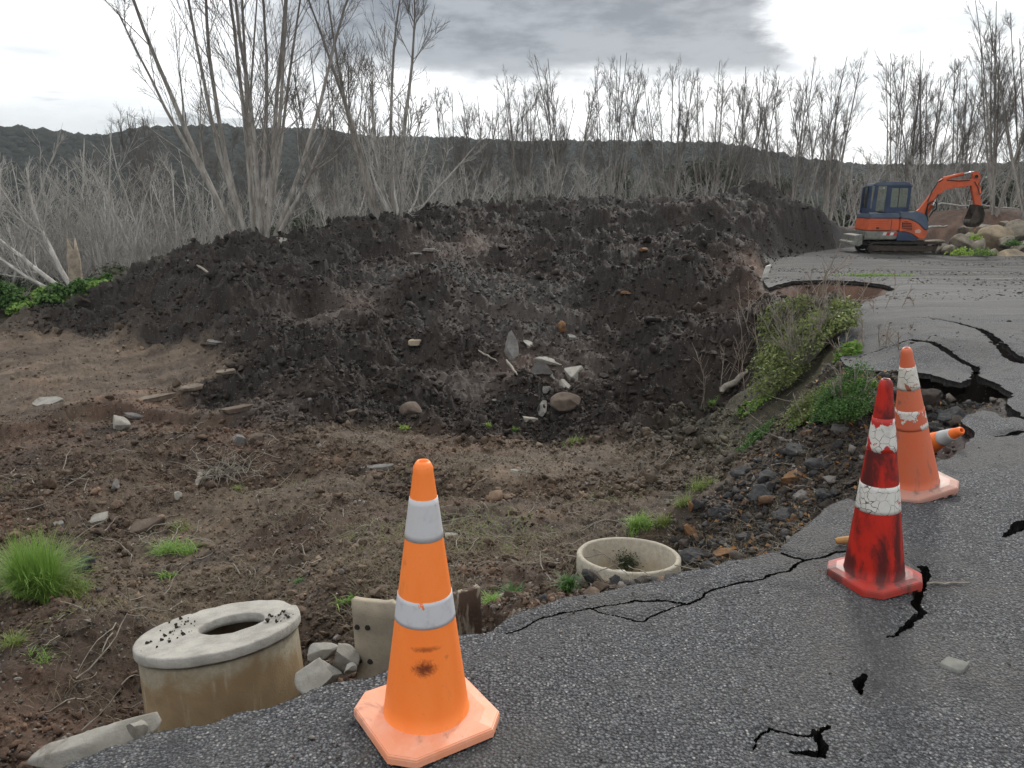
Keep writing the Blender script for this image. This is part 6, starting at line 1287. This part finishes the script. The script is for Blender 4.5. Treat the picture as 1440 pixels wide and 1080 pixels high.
    rod('bucket_cylinder', [pt(1262, 200), pt(1292, 320)], .045, OR, ar, 12); rod('cylinder_rod', [pt(1292, 320), pt(1300, 440)], .026, CHR, ar, 10); rod('hose', [pt(1215, 200, by - .1), pt(1255, 260, by - .1), pt(1280, 330, by - .1)], .016, BK, ar, 8); rod('pin', [pt(1318, 512, by - .13), pt(1318, 512, by + .13)], .05, BK, ar, 14); rod('pin', [pt(1225, 150, by - .13), pt(1225, 150, by + .13)], .06, BK, ar, 14)
    rod('link', [pt(1340, 570, by - .05), pt(1275, 690, by - .05)], .035, simple('pale_orange_paint', (.62, .24, .12), .6, scale=8), ar, 8)
    # bucket: curved shell with sides
    bk = [(1240, 430), (1300, 445), (1335, 525), (1325, 565), (1330, 600), (1290, 650), (1240, 660), (1205, 640), (1195, 600), (1215, 610), (1250, 620), (1280, 600), (1290, 560), (1262, 520)]
    bu = prism('bucket', bk, by - .32, by + .32, MD, root, .01)
    for s_ in (-.32, .30): prism('bucket_side', [(1240, 430), (1300, 445), (1335, 525), (1330, 600), (1290, 650), (1240, 660), (1205, 640), (1195, 600), (1225, 500)], by + s_, by + s_ + .02, MD, bu, .004)
    for k in range(4): boxm('tooth', (q2(1197, 0)[0], by - .24 + k * .16, q2(0, 596)[1]), (.05, .06, .14), CW, bu, .01)
    tag(root, 'orange and navy tracked mini excavator with its arm bent down over the boulders', 'excavator'); return root, sx_
EXR, SEATX = excavator()
# the operator, seated in the cab
def skin_body(name, joints, edges, mat, parent, sub=2):
    bm = bmesh.new(); sl = bm.verts.layers.skin.verify(); vs = []
    for k, (p, r) in enumerate(joints):
        v = bm.verts.new(p); v[sl].radius = (r, r) if np.isscalar(r) else r; v[sl].use_root = k == 0; vs.append(v)
    for a, b in edges: bm.edges.new((vs[a], vs[b]))
    me = bpy.data.meshes.new(name); bm.to_mesh(me); bm.free(); o = bpy.data.objects.new(name, me); COL.objects.link(o); o.parent = parent; me.materials.append(mat)
    o.modifiers.new('s', 'SKIN'); m = o.modifiers.new('ss', 'SUBSURF'); m.levels = sub; m.render_levels = sub
    dg = bpy.context.evaluated_depsgraph_get(); ev = o.evaluated_get(dg); m2 = bpy.data.meshes.new_from_object(ev); o.modifiers.clear(); o.data = m2; m2.polygons.foreach_set('use_smooth', np.ones(len(m2.polygons), bool))
    if not m2.materials: m2.materials.append(mat)
    return o
def person():
    mw = Matrix.Translation(EXR.location) @ EXR.rotation_euler.to_matrix().to_4x4() @ Matrix.Diagonal((.94, 1.0, .97, 1)); s0 = Vector((SEATX + .02, .2, q2(0, 470)[1] + .06)); w = mw @ s0
    root = empty('person', w, (0, 0, EXR.rotation_euler.z)); skin = simple('skin', (.42, .25, .17), .5, scale=10); tr_ = simple('dark_work_trousers', (.025, .03, .045), .9, scale=20); vest = simple('orange_vest', (.85, .20, .03), .7, scale=12); hair = simple('dark_hair', (.02, .015, .012), .8, scale=40)
    J = [((0, 0, .12), .14), ((.02, 0, .34), .13), ((.05, 0, .50), .15), ((.07, 0, .59), .065), ((.10, 0, .68), .085), ((.12, 0, .76), .095), ((.11, 0, .83), .07),
         ((.05, -.19, .50), .06), ((.16, -.24, .30), .045), ((.36, -.20, .32), .035), ((.43, -.19, .33), .03), ((.05, .19, .50), .06), ((.16, .24, .30), .045), ((.36, .20, .32), .035), ((.43, .19, .33), .03),
         ((.05, -.10, .07), .10), ((.42, -.13, .10), .07), ((.50, -.13, -.28), .05), ((.60, -.13, -.33), .04), ((.05, .10, .07), .10), ((.42, .13, .10), .07), ((.50, .13, -.28), .05), ((.60, .13, -.33), .04)]
    E_ = [(0, 1), (1, 2), (2, 3), (3, 4), (4, 5), (5, 6), (2, 7), (7, 8), (8, 9), (9, 10), (2, 11), (11, 12), (12, 13), (13, 14), (0, 15), (15, 16), (16, 17), (17, 18), (0, 19), (19, 20), (20, 21), (21, 22)]
    for sgn, wi in ((-1, 10), (1, 14)):   # five fingers on each hand, bent round the lever
        wx, wy, wz = J[wi][0]
        for f in range(4):
            a = len(J); yy = wy + (f - 1.5) * .018; ln = (.045, .052, .048, .038)[f]; J.append(((wx + .04, yy, wz + .005), .009)); J.append(((wx + .04 + ln * .7, yy, wz - .012), .0085)); J.append(((wx + .04 + ln * .6, yy, wz - .045), .008)); E_ += [(wi, a), (a, a + 1), (a + 1, a + 2)]
        a = len(J); J.append(((wx + .01, wy - sgn * .035, wz + .012), .011)); J.append(((wx + .045, wy - sgn * .045, wz), .009)); E_ += [(wi, a), (a, a + 1)]
    skin_body('body', J, E_, skin, root)
    skin_body('vest', [((0, 0, .14), .15), ((.02, 0, .34), .145), ((.05, 0, .49), .165), ((.05, -.17, .50), .082), ((.12, -.22, .38), .062), ((.05, .17, .50), .082), ((.12, .22, .38), .062)], [(0, 1), (1, 2), (2, 3), (3, 4), (2, 5), (5, 6)], vest, root)
    skin_body('trousers', [((0, 0, .09), .15), ((.05, -.10, .07), .11), ((.42, -.13, .10), .082), ((.50, -.13, -.24), .062), ((.05, .10, .07), .11), ((.42, .13, .10), .082), ((.50, .13, -.24), .062)], [(0, 1), (1, 2), (2, 3), (0, 4), (4, 5), (5, 6)], tr_, root)
    V, F = ICO[3]; V = V.copy(); V = V[:]; V2 = V * np.array((.105, .095, .105)); V2[:, 2] = np.maximum(V2[:, 2], -.01 - .05 * (V2[:, 0] < 0)); o = mesh_obj('hair', V2, F, hair, root); o.location = (.105, 0, .79)
    for nm, c, s_ in (('nose', (.215, 0, .745), (.02, .012, .022)), ('ear', (.12, -.093, .75), (.02, .012, .03)), ('ear', (.12, .093, .75), (.02, .012, .03)), ('eye', (.20, -.035, .765), (.01, .012, .008)), ('eye', (.20, .035, .765), (.01, .012, .008)), ('mouth', (.205, 0, .705), (.008, .025, .006))):
        V, F = ICO[2]; o = mesh_obj(nm, V * np.array(s_), F, hair if nm in ('eye', 'mouth') else skin, root); o.location = c
    tag(root, 'person in an orange vest and dark trousers sitting in the digger cab at the levers', 'person')
person()
# branches of cut wood behind the digger
for i, (u0, v0, u1, v1, y, lab) in enumerate([(1360,283,1440,300,37.5,'long pale fallen branch on the brown dirt heap behind the digger'),(1290,316,1335,312,35,'short pale branch at the foot of the brown heap behind the digger boom'),(1318,287,1400,292,38.5,'grey fallen branch behind the digger arm')]):
    a_ = aty(u0, v0, y); b_ = aty(u1, v1, y); q_ = np.linspace(0, 1, 8)[:, None]; P = (a_ * (1 - q_) + b_ * q_ + np.random.default_rng(i).normal(size=(8, 3)) * .06)[None]; P[0, :, 2] = np.array([max(gz(*pp[:2]) + .04, pp[2] if i != 1 else -9) for pp in P[0]]); V, F = tubes(P, np.array([[.03, .05, .05, .05, .045, .04, .03, .02]]), 6); tag(mesh_obj('branch', V, F, M['barkG']), lab, 'branch')
# ================================================================== thin air between here and the hills
def haze():
    bm = bmesh.new(); bmesh.ops.create_cube(bm, size=1); bmesh.ops.scale(bm, vec=(1380, 1380, 200), verts=bm.verts); me = bpy.data.meshes.new('haze'); bm.to_mesh(me); bm.free(); o = bpy.data.objects.new('haze', me); COL.objects.link(o); o.location = (0, 0, 28)
    m = bpy.data.materials.new('haze'); m.use_nodes = True; t = m.node_tree; t.nodes.remove(t.nodes['Principled BSDF']); v = t.nodes.new('ShaderNodeVolumePrincipled'); v.inputs['Color'].default_value = (.80, .86, .92, 1); v.inputs['Density'].default_value = .00028; v.inputs['Anisotropy'].default_value = .3
    t.links.new(v.outputs[0], t.nodes['Material Output'].inputs['Volume']); me.materials.append(m); tag(o, kind='stuff')
haze()
# dark weed inside the open ring
rgw = np.random.default_rng(88); nW = 700; Cw = rgw.normal(size=(nW, 3)) * np.array([.055, .035, .05]); Nw = rgw.normal(size=(nW, 3)) + np.array([0, 0, .6]); Nw /= np.linalg.norm(Nw, axis=1, keepdims=True)
V, F = leaves(Cw, Nw, .022, .3, .5, rgw); o = mesh_obj('weed', V, F, M['ever'], smooth_=False); o.location = (RC[0] + .04, RC[1] + .34, RC[2] - .25); tag(o, 'dark green weed growing inside the open concrete ring', 'weed')
